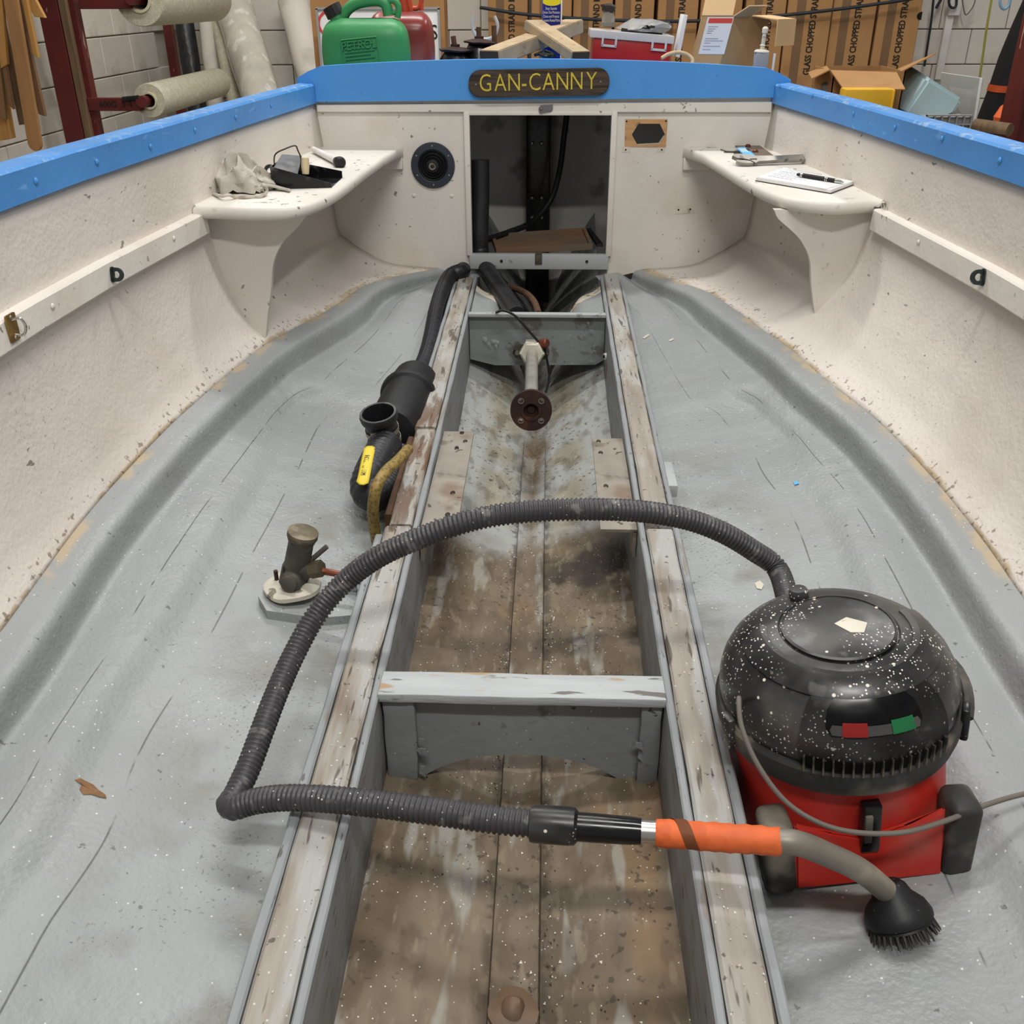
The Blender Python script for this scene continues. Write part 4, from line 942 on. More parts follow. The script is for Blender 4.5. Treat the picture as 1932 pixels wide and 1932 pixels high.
# locker cable and board
bm = bmesh.new(); tube(bm, catmull([at(1072, 195, Y=.45), at(1064, 260, Y=.45), at(1056, 320, Y=.45), at(1040, 375, Y=.44), at(1005, 418, Y=.38), at(960, 438, Y=.26), at(918, 452, Y=.16)], 8), .012, 12)
solo('locker_cable', bm, MATS['rubber_black'], 'black cable sweeping down inside the hatch', 'cable')
bm = bmesh.new(); P = [at(936, 474, Y=.03), at(1118, 464, Y=.03), at(1105, 434, Y=.25), at(926, 446, Y=.25)]
lo_ = [p+V((0, 0, -.014)) for p in P]; hexa(bm, lo_+P); bt = thing('locker_board', 'brown framed wooden board lying in the locker opening', 'board', P[0])
part('panel', bm, MATS['board_brown'], bt)
for i in range(4):
    a, b = P[i], P[(i+1) % 4]; mid = (P[0]+P[1]+P[2]+P[3])/4; n_ = V((0, 0, 1)); bm = bmesh.new()
    ia, ib = a.lerp(mid, .07), b.lerp(mid, .07); hexa(bm, [a, b, ib, ia, a+n_*.010, b+n_*.010, ib+n_*.010, ia+n_*.010]); part('edge_strip', bm, MATS['board_brown'] if i % 2 == 0 else MATS['board_brown'], bt)
bm = bmesh.new(); a, b = at(1110, 436, Y=.23), at(1132, 466, Y=.04); hexa(bm, [a+V((-.008, 0, 0)), b+V((-.012, 0, 0)), b+V((.012, 0, 0)), a+V((.008, 0, 0)), a+V((-.008, 0, .012)), b+V((-.012, 0, .012)), b+V((.012, 0, .012)), a+V((.008, 0, .012))])
solo('black_bar', bm, MATS['wet_black'], 'short black bar beside the locker board', 'bar')
# bolt in the near bilge
p = at(968, 1905, Z=-.845); bm = bmesh.new(); lathe(bm, [(0, .016), (.008, .015), (.014, .009), (.016, .003), (.026, .001), (.034, -.001)], p, (0, 0, 1), 16, close=False); jitter(bm, .004, 50)
solo('keel_bolt', bm, MATS['board_brown'], 'rusty keel bolt lump in the near bilge', 'bolt')
# loose flakes and grit (nobody could count them)
def flakes(name, n, fun, mat_, label, smin, smax, cat='debris'):
    bm = bmesh.new()
    for _ in range(n):
        x, y, z = fun(); r = random.uniform(smin, smax)*random.uniform(.5, 1); a = random.random()*6.28; h = r*.35
        P = [V((x+r*math.cos(a+k*2.09+random.uniform(-.4, .4))*random.uniform(.6, 1), y+r*math.sin(a+k*2.09), z-.0005)) for k in range(3)]
        t = bm.verts.new((x, y, z+h)); v = [bm.verts.new(p) for p in P]
        bm.faces.new((v[0], v[1], t)); bm.faces.new((v[1], v[2], t)); bm.faces.new((v[2], v[0], t)); bm.faces.new(v[::-1])
    return solo(name, bm, mat_, label, cat, kind='stuff', sharp=10)
def in_trench():
    y = random.uniform(-3.1, -1.2) if random.random() < .8 else random.uniform(-2.42, -1.9); x = random.uniform(-.22, .22)
    if random.random() < .35: x = random.choice((-.048, .048))+random.gauss(0, .006)
    return x, y, zt(x, y)
def on_sole():
    s = random.choice((-1, 1)); y = random.uniform(-3.1, -.4); x = s*random.uniform(.33, chine[s](y)-.1); return x, y, floor_z(x, y)
def on_bearer():
    s = random.choice((-1, 1)); y = random.uniform(-3.0, -.3); return s*random.uniform(.26, .30), y, zb(y)+.002
flakes('paint_flakes', 700, in_trench, MATS['flake'], 'white paint flakes scattered in the bilge', .0012, .0042)
flakes('bilge_grit', 1100, in_trench, MATS['crumb'], 'dark grit lying in the bilge grooves', .0012, .004)
flakes('sole_chips', 160, on_sole, MATS['flake'], 'small white chips on the grey sole', .0012, .0035)
flakes('bearer_chips', 160, on_bearer, MATS['flake'], 'white chips on the bearer tops', .001, .003)
# ------------------------------------------------------------------ vacuum cleaner
VB = V((.492, -2.565, -.772)); VR = roty(-.12) @ rotz(.06); VC = V((0, 0, 0)); VZ = 0.0
VM = Matrix.Translation(VB) @ VR.to_4x4()
vac = thing('vacuum_cleaner', 'round red and black canister vacuum cleaner spattered with white paint', 'vacuum cleaner', VB)
vac.rotation_euler = VR.to_euler(); WM[vac] = Matrix.Identity(4)     # parts below are modelled in the vacuum's own frame
def vp_(x, y, z): return V((x, y, z))
def VW(p): return VM @ V(p)
ZL0, ZL1 = .158, .205     # lip band
# red body: rounded square at the floor to circle at the lip
bm = bmesh.new(); G = []
for i in range(13):
    u = i/12; z = VZ+.010+(ZL0+.004-.010)*u; n_ = 4.5-2.5*min(1, u*1.15); rx = .146+.012*u-.006*math.sin(u*math.pi); ry = .158-.0*u-.008*math.sin(u*math.pi); row = []
    for k in range(49):
        a = 2*math.pi*k/48; ca, sa = math.cos(a), math.sin(a)
        row.append(vp_(rx*math.copysign(abs(ca)**(2/n_), ca), ry*math.copysign(abs(sa)**(2/n_), sa), z))
    G.append(row)
R = surf(bm, G); bmesh.ops.remove_doubles(bm, verts=bm.verts, dist=1e-5)
part('red_drum', bm, MATS['vac_red'], vac, 'red plastic drum', sharp=40)
# protruding lower front panel with V top
bm = bmesh.new(); prism(bm, [(-.104, .006), (.104, .006), (.104, .112), (.05, .082), (.012, .070), (-.012, .070), (-.05, .082), (-.104, .112)], vp_(0, -.150, 0)-V((0, 0, 0)), (1, 0, 0), (0, 0, 1), .022)
for v in bm.verts: v.co.z = v.co.z
for v in bm.verts:
    if v.co.z > .05 and v.co.y < -.16: v.co.y += .012
bmesh.ops.bevel(bm, geom=[e for e in bm.edges], offset=.004, segments=2, affect='EDGES'); part('front_skirt', bm, MATS['vac_red'], vac, 'bright red front skirt')
for s in (-1, 1):
    bm = bmesh.new(); box(bm, (0, 0, 0), (.044, .058, .120), bev=.012, seg=4)
    for v in bm.verts: v.co = roty(s*.06) @ v.co + vp_(s*.126, -.148, .062)
    part('rear_wheel', bm, MATS['plastic_dusty'], vac, 'black wheel')
bm = bmesh.new(); box(bm, vp_(0, -.160, .098), (.026, .018, .080), bev=.003); cl = part('tool_clip', bm, MATS['plastic_panel'], vac)
bm = bmesh.new(); box(bm, vp_(-.006, -.171, .112), (.011, .006, .050), bev=.002); part('clip_tongue', bm, MATS['plastic_dusty'], cl)
# lip band
bm = bmesh.new(); lathe(bm, [(.158, ZL0-.004), (.168, ZL0), (.173, ZL0+.020), (.174, ZL1-.006), (.170, ZL1), (.164, ZL1)], V((VC.x, VC.y, 0)), (0, 0, 1), 64, close=False); part('lip_band', bm, MATS['plastic_dusty'], vac, 'dusty black rim band')
# dome
DP = [(.165, .204), (.1675, .225), (.1665, .248), (.162, .273), (.153, .298), (.139, .320), (.121, .337), (.101, .3475), (.083, .352), (.081, .349), (.078, .349), (.076, .356), (.05, .360), (.025, .3615), (0, .362)]
bm = bmesh.new(); lathe(bm, DP, V((0, 0, 0)), (0, 0, 1), 72, close=False); part('dome', bm, MATS['plastic_black'], vac, 'paint-spattered black dome')
def drad(z): return ip(z, [p[1] for p in DP[:8]], [p[0] for p in DP[:8]])
def patch(a0, a1, z0, z1, off, na=20, nz=6, thick=.006, rnd=0):
    bm = bmesh.new(); G = []
    for j in range(nz+1):
        z = z0+(z1-z0)*j/nz; row = []
        sh_ = rnd*(2*j/nz-1)**4
        for i in range(na+1):
            a = math.radians(a0+sh_+(a1-a0-2*sh_)*i/na); r = drad(z)+off; row.append(vp_(r*math.sin(a), -r*math.cos(a), z))
        G.append(row)
    surf(bm, G)
    geo = bmesh.ops.solidify(bm, geom=bm.faces[:], thickness=thick)
    return bm
part('control_panel', patch(-34, 38, .210, .338, .006, 22, 8, .008, 3), MATS['plastic_black'], vac)
cw = part('switch_dark_patch', patch(-23, 23, .280, .330, .0078, 16, 4, .003, 3), MATS['plastic_panel'], vac, 'dark patch standing in for the recessed switch window')  # raised patch; the depth of the recess is only painted as darker plastic
part('switch_bezel', patch(-21, 21, .283, .299, .0095, 14, 2, .002, 1), MATS['metal_grey'], vac)
for a0, mt, lab in ((-10, 'switch_red', 'red switch'), (12, 'switch_green', 'green switch')):
    part('rocker_switch', patch(a0-5.5, a0+5.5, 0.283, .304, .0108, 5, 2, .003), MATS[mt], vac, lab)
vt = part('vent_dark_patch', patch(-33, 37, .207, .232, .0078, 22, 2, .003, 2), MATS['hole_dark'], vac, 'dark patch standing in for the exhaust vent slot')  # proud near-black patch; shade inside the slot is put into the colour
bm = bmesh.new(); box(bm, (0, 0, 0), (.0026, .007, .027), bev=.0008, seg=1); sl_ = fin(bm, 'vent_slat'); sl_.materials.append(MATS['plastic_dusty'])
for k in range(17):
    a = math.radians(-31+4.1*k); r = drad(.219)+.0085; inst('vent_slat', sl_, vac, M4(vp_(r*math.sin(a), -r*math.cos(a), .219), (math.cos(a), math.sin(a), 0), (-math.sin(a), math.cos(a), 0), (0, 0, 1)))
# carrying handle arc lying on the dome
bm = bmesh.new(); pts = []
for k in range(25):
    a = math.radians(-105+210*k/24); pts.append((a))
prof = [(.098, .343), (.099, .352), (.108, .3535), (.126, .342), (.136, .329), (.134, .320)]
G = [[vp_(r*math.sin(a), -r*math.cos(a), z) for r, z in prof] for a in pts]
R = surf(bm, G); bm.faces.new(R[0]); bm.faces.new(R[-1]); part('carry_handle', bm, MATS['plastic_black'], vac, 'folded arc handle on the dome')
bm = bmesh.new(); lathe(bm, [(.078, .350), (.0795, .3565), (.0755, .3585), (.0745, .355)], V((VC.x, VC.y, 0)), (0, 0, 1), 60, close=False); part('lid_ring', bm, MATS['plastic_black'], vac)
bm = bmesh.new(); lathe(bm, [(.010, -.03), (.011, 0), (.0145, .006), (.0150, .018), (.012, .024), (0, .025)], V((-.030, .088, .345)), (-.05, .05, 1), 18, close=False); part('rewind_knob', bm, MATS['plastic_black'], vac)
def on_top(x, y):
    o = VM.inverted() @ V(CAM); d = (VM.inverted().to_3x3() @ V(ray(x, y))); t_ = (.3605-o.z)/d.z; return o+d*t_
bm = bmesh.new(); q = [on_top(1575, 1150), on_top(1598, 1138), on_top(1638, 1148), on_top(1632, 1166), on_top(1606, 1166)]
lo = [bm.verts.new(p+V((0, 0, -.004))) for p in q]; hi = [bm.verts.new(p+V((0, 0, .0022))) for p in q]; bm.faces.new(hi); bm.faces.new(lo[::-1])
for i in range(5): bm.faces.new((lo[i], lo[(i+1) % 5], hi[(i+1) % 5], hi[i]))
part('sticker', bm, MATS['sealant_white'], vac, 'torn white sticker on the dome top')
for s, a in ((-1, -74), (1, 62)):
    a = math.radians(a); r = .176; bm = bmesh.new(); box(bm, (0, 0, 0), (.026, .012, .062), bev=.004)
    for v in bm.verts: v.co = rotz(a) @ v.co + vp_(r*math.sin(a), -r*math.cos(a), .196)
    part('side_catch', bm, MATS['plastic_black'], vac)
bm = bmesh.new(); a0, a1 = math.radians(60), math.radians(118); pts = [vp_(.178*math.sin(a0+(a1-a0)*k/10), -.178*math.cos(a0+(a1-a0)*k/10), 0.206+.018*math.sin(math.pi*k/10)) for k in range(11)]
tube(bm, pts, .008, 8); part('side_grip', bm, MATS['plastic_dusty'], vac)
# proportions measured in the photo: taller drum, flatter dome
for o in [o for o in bpy.data.objects if o.parent == vac]:
    if o.name.startswith('vent_slat'): o.location.z = ip(o.location.z, [0, .158, .205, .362], [0, .172, .216, .336]); continue
    for v in o.data.vertices: v.co.z = ip(v.co.z, [-.1, 0, .158, .205, .362, .5], [-.1, 0, .172, .216, .336, .46])
# hose, connector, wand
hp = [((1520,1124),-.62),((1468,1076),-.535),((1420,1038),-.50),((1360,1003),-.46),((1290,978),-.43),((1200,964),-.405),((1100,961),-.39),((1000,965),-.39),((900,979),-.40),((800,1012),-.43),((715,1050),-.47),((650,1098),-.52),((597,1160),-.565),((556,1232),-.60),((523,1305),-.625),((495,1378),-.645),((468,1450),-.665),((444,1500),-.675)]
hp2 = [((430,1517),-.677),((442,1524),-.674),((480,1512),-.662),((540,1505),-.645),((620,1508),-.632),((720,1518),-.622),((830,1532),-.614),((940,1547),-.608),((1025,1555),-.604)]
P1 = catmull([VW((.0, .135, .215)), VW((-.015, .175, .235))]+[at(x, y, Z=z) for (x, y), z in hp[1:]], 10); P2 = catmull([at(x, y, Z=z) for (x, y), z in hp2], 10)
Pr, Lh = resample(P1+P2, .0019)
vh = thing('vacuum_hose', 'grey-black corrugated vacuum hose looping across the bearers', 'hose', Pr[int(len(Pr)*.75)]-V((0, 0, .02)))
hr = []
kink = min(range(len(Pr)), key=lambda i: (Pr[i]-P2[0]).length)
for i in range(len(Pr)):
    amp = .0013*min(1, abs(i-kink)*.0019/.05+.15); hr.append(.0182+amp*(1 if (i % 4) < 2 else -1)-.0006)
bm = bmesh.new(); tube(bm, Pr, hr, 16); part('corrugated_hose', bm, MATS['vac_hose'], vh, sharp=70)
e0, e1 = Pr[-1], at(1235, 1567, Z=-.598); wd = (at(1470, 1588, Z=-.59)-e0).normalized()
def W(px): return e0+wd*((at(px, 1555+(px-1010)*.072, Z=-.6)-e0).dot(wd))
def lz(name, prof, mt, label=None): 
    bm = bmesh.new(); lathe(bm, prof, e0, wd, 28); part(name, bm, MATS[mt], vh, label)
d1 = (W(1090)-e0).length; d2 = (W(1210)-e0).length; d3 = (W(1237)-e0).length; d4 = (W(1470)-e0).length
lz('cuff', [(.019, -.018), (.0235, -.016), (.0245, -.010), (.0245, d1-.012), (.0235, d1-.004), (.019, d1)], 'plastic_black', 'black hose cuff')
lz('black_tube', [(.0185, d1-.01), (.0185, d1+.02), (.0175, d2-.01), (.0165, d2)], 'plastic_panel')
wa = thing('wand', 'bent metal wand wrapped in orange tape with round dusting brush', 'vacuum wand', e0+wd*d4-V((0, 0, .02)))
def lw(name, prof, mt, label=None): 
    bm = bmesh.new(); lathe(bm, prof, e0, wd, 28); return part(name, bm, MATS[mt], wa, label)
lw('chrome_collar', [(.0150, d2-.012), (.0150, d3+.01)], 'chrome')
bm = bmesh.new(); lathe(bm, [(.0165, d3)]+[(.0178+.0006*((k % 3)-1), d3+(d4-d3)*(k+.5)/24) for k in range(24)]+[(.0170, d4)], e0, wd, 28); jitter(bm, .0012, 60); tw = part('orange_tape', bm, MATS['tape_orange'], wa, 'wrinkled orange tape wrap')
bm = bmesh.new(); x, y, a = frame(wd); pts = []
for k in range(13):
    an = math.radians(-40+20*k); pts.append(e0+wd*(d3+.018+.03*k/12)+(x*math.cos(an)+y*math.sin(an))*.0190)
G = [[p-wd*.008, p+wd*.008] for p in pts]; surf(bm, G); bmesh.ops.solidify(bm, geom=bm.faces[:], thickness=.001); part('brown_band', bm, MATS['tape_brown'], tw)
b0 = e0+wd*(d4-.015); bend = catmull([b0, e0+wd*(d4+.02), at(1560, 1612, Z=-.622), at(1620, 1640, Z=-.655), at(1665, 1675, Z=-.700), at(1690, 1700, Z=-.728)], 8)
bm = bmesh.new(); tube(bm, bend, .0158, 20); part('bent_tube', bm, MATS['wand_grey'], wa, 'dull grey bent metal tube')
bt_ = bend[-1]; bd = (V((.03, -.02, -.1))).normalized(); fzb = floor_z(bt_.x+.02, bt_.y)
bm = bmesh.new(); q = bend[-3]; dd = V((.30, -.50, -.8)).normalized()
lathe(bm, [(.016, -.022), (.022, -.016), (.027, -.004), (.040, .010), (.045, .022), (.045, .028), (.040, .030), (.042, .034)], q, dd, 28); br_ = part('brush_head', bm, MATS['rubber_black'], wa, 'black round dusting brush')
bm = bmesh.new()
for k in range(90):
    a = 2*math.pi*k/90; r = .041-.005*(k % 3); x, y, ax_ = frame(dd); o = q+dd*.034+(x*math.cos(a)+y*math.sin(a))*r; tube(bm, [o, o+dd*(.013+.005*random.random())+(x*math.cos(a)+y*math.sin(a))*.006], [.0022, .001], 4)
part('bristles', bm, MATS['plastic_dusty'], br_, kind='stuff')
# mains cable
VY = VB.y
T = [VW((-.150, -.050, .245)), at(1394, 1318, Y=VY-.085), at(1399, 1370, Y=VY-.12), at(1428, 1440, Y=VY-.155), at(1478, 1508, Y=VY-.185), at(1540, 1550, Y=VY-.205), at(1610, 1570, Y=VY-.212), at(1700, 1571, Y=VY-.205), at(1780, 1550, Y=VY-.18), at(1860, 1519, Y=VY-.14), at(1932, 1498, Y=VY-.11), at(2040, 1478, Y=VY-.06)]
bm = bmesh.new(); tube(bm, catmull(T, 8), .0036, 10); solo('mains_cable', bm, MATS['cable_grey'], 'thin grey mains cable hanging from the vacuum dome', 'cable')
# ------------------------------------------------------------------ things on the left shelf
def sl_(x, y, dz=0): return at(x, y, Z=ZSH+dz)
# crumpled rag
rag = thing('rag', 'crumpled dirty white cloth rag on the left shelf', 'rag', sl_(455, 366))
ca, cb = sl_(400, 362), sl_(505, 366); cm = (ca+cb)/2+V((0, .04, 0)); rx = (cb-ca).length*.52
bm = bmesh.new(); G = []
for i in range(25):
    ph = i/24*math.pi*.5; row = []
    for k in range(57):
        th = 2*math.pi*k/56; r = math.cos(ph)**.75; n1 = noise.noise(V((math.cos(th)*1.9, math.sin(th)*1.9, ph*1.7))); n2 = abs(noise.noise(V((math.cos(th)*4.2+3, math.sin(th)*4.2, ph*2.5))))
        rr = 1+.30*n1-.30*n2+.07*math.sin(th*9+ph*3)*(1-ph/1.6); hgt = .070*math.sin(ph)**.8*(1+.5*n1)+.02*n2
        x = cm.x+rx*r*rr*math.cos(th); y = cm.y+.075*r*rr*math.sin(th); hgt *= 1-.5*max(0, (x-cm.x)/rx)**1.2
        row.append(V((x, y, ZSH+.002+max(0, hgt))))
    G.append(row)
surf(bm, G); bmesh.ops.remove_doubles(bm, verts=bm.verts, dist=1e-5); ro = part('cloth', bm, MATS['rag'], rag, sharp=70)
bm = bmesh.new(); hem = [sl_(396, 350, .03), sl_(399, 364, .004), sl_(418, 370, .010), sl_(432, 368, .014), sl_(446, 373, .003), sl_(462, 372, .005), sl_(478, 372, .003), sl_(492, 371, .004), sl_(503, 362, .010), sl_(501, 351, .026), sl_(494, 349, .03)]
hc = catmull(hem, 5); hp_ = []
for i in range(len(hc)): hp_.append(.0045)
tube(bm, hc, hp_, 8); part('hem_fold', bm, MATS['rag'], rag)
bm = bmesh.new(); fl_ = catmull([sl_(420, 320, .03)+V((0, .02, .05)), at(425, 322, Y=cm.y-.02), at(445, 318, Y=cm.y-.03), at(465, 328, Y=cm.y-.04), at(478, 318, Y=cm.y-.03)], 5)
G = [[p+V((0, -.012, -.028)), p+V((0, -.020, -.012)), p, p+V((.004, .02, .006))] for p in fl_]; surf(bm, G); o = part('flap', bm, MATS['rag'], rag, sharp=70); m = o.modifiers.new('t', 'SOLIDIFY'); m.thickness = .004
bm = bmesh.new(); p = at(441, 306, Y=cm.y+.01); tube(bm, [p+V((-.022, .01, -.005)), p+V((.02, 0, -.004))], [.017, .019], 16); tube(bm, [p+V((-.023, .0105, -.005)), p+V((-.024, .011, -.005))], .010, 12)
solo('dark_socket', bm, MATS['bronze_dirty'], 'small dark metal bush lying on top of the rag', 'bush')
bm = bmesh.new(); tail = catmull([sl_(492, 352, .02), sl_(512, 352, .012), sl_(535, 358, .004), sl_(548, 361, .003)], 5); G = [[p+V((0, -.010, 0)), p+V((0, 0, .004)), p+V((0, .012, 0))] for p in tail]; surf(bm, G); o = part('tail', bm, MATS['rag'], rag); m = o.modifiers.new('t', 'SOLIDIFY'); m.thickness = .003
# black scoop tray with wire handle
P0, P1, P2, P3 = sl_(517, 353), sl_(640, 353), sl_(648, 340), sl_(520, 322)
P0 = sl_(516, 357); P1 = sl_(626, 354); P2 = sl_(646, 336); P3 = sl_(536, 336)
sc_ = thing('scoop_tray', 'black open metal scoop tray with wire handle on the left shelf', 'tray', (P0+P1+P2+P3)/4)
def wall(a, b, ha, hb, t=.003):
    bm = bmesh.new(); n_ = (b-a).cross(V((0, 0, 1))).normalized()*t; u = V((0, 0, 1)); hexa(bm, [a, b, b+n_, a+n_, a+u*ha, b+u*hb, b+n_+u*hb, a+n_+u*ha]); return bm
up = V((0, 0, .002))
bm = bmesh.new(); hexa(bm, [P0, P1, P2, P3, P0+up, P1+up, P2+up, P3+up]); part('floor_plate', bm, MATS['plastic_panel'], sc_)
part('side_wall', wall(P0, P1, .062, .012), MATS['plastic_panel'], sc_)
part('side_wall', wall(P2, P3, .020, .055), MATS['plastic_panel'], sc_)
part('back_wall', wall(P3, P0, .055, .062), MATS['plastic_panel'], sc_)
bm = bmesh.new(); a = P0+V((.005, .01, .056)); b = P0.lerp(P1, .42)+V((0, .012, .036)); q = P3+V((.004, -.01, .068)); r = P3.lerp(P2, .36)+V((0, -.012, .064)); hexa(bm, [a, b, r, q, a+up, b+up, r+up, q+up]); part('guard_plate', bm, MATS['metal_grey'], sc_)
bm = bmesh.new(); tube(bm, catmull([at(518, 318, Y=P0.y+.03), at(519, 292, Y=P0.y+.03), at(540, 280, Y=P0.y+.04), at(557, 275, Y=P0.y+.05), at(562, 284, Y=P0.y+.05), at(568, 300, Y=P0.y+.05), at(566, 322, Y=P0.y+.05)], 6), .0022, 6); part('wire_handle', bm, MATS['wire'], sc_)
bm = bmesh.new(); p = at(576, 313, Y=P0.y+.04); lathe(bm, [(0, -.024), (.010, -.022), (.012, 0), (.011, .022), (0, .024)], p, (.05, .1, 1), 14, close=False); part('wooden_grip', bm, MATS['cream_wood'], sc_)
# white tube with black end
a, b = sl_(592, 282, .012), sl_(640, 306, .014)
t = thing('brush_handle', 'white rod with black rubber end behind the tray', 'brush handle', b)
bm = bmesh.new(); tube(bm, [a, b], [.010, .012], 14); part('rod', bm, MATS['dish_white'], t)
bm = bmesh.new(); d_ = (b-a).normalized(); lathe(bm, [(.013, -.03), (.014, -.01), (.018, .0), (.019, .012), (.014, .022), (0, .026)], b, d_, 18, close=False); part('rubber_end', bm, MATS['rubber_black'], t)
# ------------------------------------------------------------------ things on the right shelf
pd = thing('notepad', 'white handwritten notepad on the right shelf under the pen', 'notepad', sl_(1515, 345))
Q = [sl_(1426, 342), sl_(1567, 366), sl_(1609, 350), sl_(1478, 324)]
def slab(bm, Q, z0, z1, g=0):
    c = sum(Q, V())/4; K = [c+(p-c)*(1+g) for p in Q]; hexa(bm, [p+V((0, 0, z0)) for p in K]+[p+V((0, 0, z1)) for p in K])
bm = bmesh.new(); slab(bm, Q, .0002, .0025, .015); part('back_cover', bm, MATS['ink'], pd)
bm = bmesh.new(); slab(bm, Q, .0025, .011); part('page_block', bm, MATS['paper_white'], pd)
bm = bmesh.new(); Q2 = [Q[0]+V((.004, .004, 0)), Q[1]+V((-.012, .010, 0)), Q[2], Q[3]]; slab(bm, Q2, .0112, .0122); part('top_sheet', bm, MATS['paper_white'], pd)
ux = (Q[1]-Q[0]).normalized(); uy = (Q[3]-Q[0]); uy = (uy-ux*uy.dot(ux)).normalized()
for k in range(7):
    o = Q[0]+(Q[3]-Q[0])*(.90-.115*k)+ux*(.020+.004*(k % 2))+V((0, 0, .0123)); ln = random.uniform(.06, .14); P = []
    for j in range(60): t_ = j/59; P.append(o+ux*ln*t_+uy*(.0035*math.sin(j*1.7+k)+.002*math.sin(j*.63+2*k)))
    bm = bmesh.new(); tube(bm, P, .0005, 4); part('handwriting', bm, MATS['ink_faint'], pd)
pn = thing('pen', 'black click pen with silver trim lying on the notepad', 'pen', sl_(1545, 336, .012))
a, b = sl_(1504, 329, .019), sl_(1592, 344, .0175); d_ = (b-a).normalized(); Lp = (b-a).length
def pl(name, prof, mt): bm = bmesh.new(); lathe(bm, prof, a, d_, 14); part(name, bm, MATS[mt], pn)
pl('clicker', [(.0035, 0), (.0045, .004), (.005, .014)], 'ink'); pl('silver_band', [(.0055, .014), (.0055, .022)], 'chrome'); pl('barrel', [(.0062, .022), (.0065, Lp*.3), (.0063, Lp*.80), (.0058, Lp*.83)], 'ink')
pl('silver_ring', [(.0066, Lp*.62), (.0066, Lp*.635)], 'chrome'); pl('silver_ring', [(.0066, Lp*.655), (.0066, Lp*.67)], 'chrome'); pl('tip', [(.0058, Lp*.83), (.0045, Lp*.93), (.0012, Lp)], 'chrome')
# adjustable spanner
sp = thing('adjustable_spanner', 'chrome adjustable spanner on the right shelf', 'spanner', sl_(1450, 312))
a, b = sl_(1384, 313), sl_(1527, 308); ux = (b-a).normalized(); uy = (V((0, 0, 1)).cross(ux)*.94+V((0, 0, .34))).normalized(); a += V((0, 0, .010)); Ls = (b-a).length
K_ = 1.25; hd = [(x_, y_*K_) for x_, y_ in [(0, .018), (.012, .026), (.030, .026), (.055, .022), (.072, .014), (Ls*.6, .011), (Ls-.01, .014), (Ls, .008), (Ls, -.008), (Ls-.01, -.014), (Ls*.6, -.011), (.075, -.014), (.062, -.022), (.050, -.006), (.030, .002), (.010, .006)]]
bm = bmesh.new(); prism(bm, hd, a+V((0, 0, .001)), ux, uy, .011, [ell(.007, .005, 10, Ls-.014, 0)]); bmesh.ops.bevel(bm, geom=[e for e in bm.edges if len(e.link_faces) == 2 and abs(e.verts[0].co.z-e.verts[1].co.z) < 1e-5 and e.calc_face_angle(0) > 1], offset=.002, segments=2, affect='EDGES'); part('body', bm, MATS['spanner_steel'], sp)
bm = bmesh.new(); prism(bm, [(.006, -.002), (.028, -.006), (.048, -.012), (.056, -.024), (.040, -.026), (.015, -.020), (.002, -.010)], a+V((0, 0, .001)), ux, uy, .010); part('jaw', bm, MATS['spanner_steel'], sp)
bm = bmesh.new(); lathe(bm, [(.007, -.012), (.0085, -.008), (.007, -.004), (.0085, 0), (.007, .004), (.0085, .008), (.007, .012)], a+ux*.062+V((0, 0, .006))-uy*.006, ux, 12); part('knurl', bm, MATS['wire'], sp)
# bracket plate with copper rivets, blue card, washer, key
bp = thing('bracket_plate', 'brown metal plate with two copper rivets on the right shelf', 'plate', sl_(1420, 285))
Q = [sl_(1384, 276), sl_(1428, 303), sl_(1468, 303), sl_(1424, 271), sl_(1406, 265)]
bm = bmesh.new(); lo = [bm.verts.new(p+V((0, 0, .001))) for p in Q]; hi = [bm.verts.new(p+V((0, 0, .006))) for p in Q]; bm.faces.new(hi); bm.faces.new(lo[::-1])
for i in range(5): bm.faces.new((lo[i], lo[(i+1) % 5], hi[(i+1) % 5], hi[i]))
part('plate', bm, MATS['bracket_brown'], bp)
for x, y in ((1411, 277), (1425, 287)):
    bm = bmesh.new(); lathe(bm, [(.010, 0), (.010, .005), (.006, .009), (0, .010)], sl_(x, y, .006), (0, 0, 1), 14, close=False); part('rivet', bm, MATS['copper'], bp)
cdd = thing('blue_card', 'light blue printed card lying on the brown plate', 'card', sl_(1405, 287))
Q = [sl_(1388, 279, .008), sl_(1413, 301, .008), sl_(1428, 297, .008), sl_(1405, 277, .008)]
bm = bmesh.new(); slab(bm, Q, 0, .0012); part('sheet', bm, MATS['card_blue'], cdd)
ux = (Q[1]-Q[0]).normalized(); uy = Q[3]-Q[0]; uy = (uy-ux*uy.dot(ux)); hh = uy.length; uy.normalize()
for k in range(3):
    bm = bmesh.new(); o = Q[0]+uy*hh*(.2+.22*k)+ux*.01+V((0, 0, .0014)); hexa(bm, [o, o+ux*.10, o+ux*.10+uy*.004, o+uy*.004, o+V((0, 0, .0004)), o+ux*.10+V((0, 0, .0004)), o+ux*.10+uy*.004+V((0, 0, .0004)), o+uy*.004+V((0, 0, .0004))]); part('white_line', bm, MATS['paper_white'], cdd)
bm = bmesh.new(); o = Q[0]+uy*hh*.84+ux*.03+V((0, 0, .0012)); hexa(bm, [o, o+ux*.05, o+ux*.05+uy*.008, o+uy*.008]+[p_+V((0, 0, .0006)) for p_ in (o, o+ux*.05, o+ux*.05+uy*.008, o+uy*.008)]); part('dark_print', bm, MATS['ink'], cdd)
bm = bmesh.new(); lathe(bm, [(.010, .0), (.022, 0), (.022, .003), (.018, .005), (.014, .003), (.010, .003), (.010, 0)], sl_(1438, 298, .009), (0, 0, 1), 20, close=False)
solo('washer', bm, MATS['dish_white'], 'white plastic washer beside the blue card', 'washer')
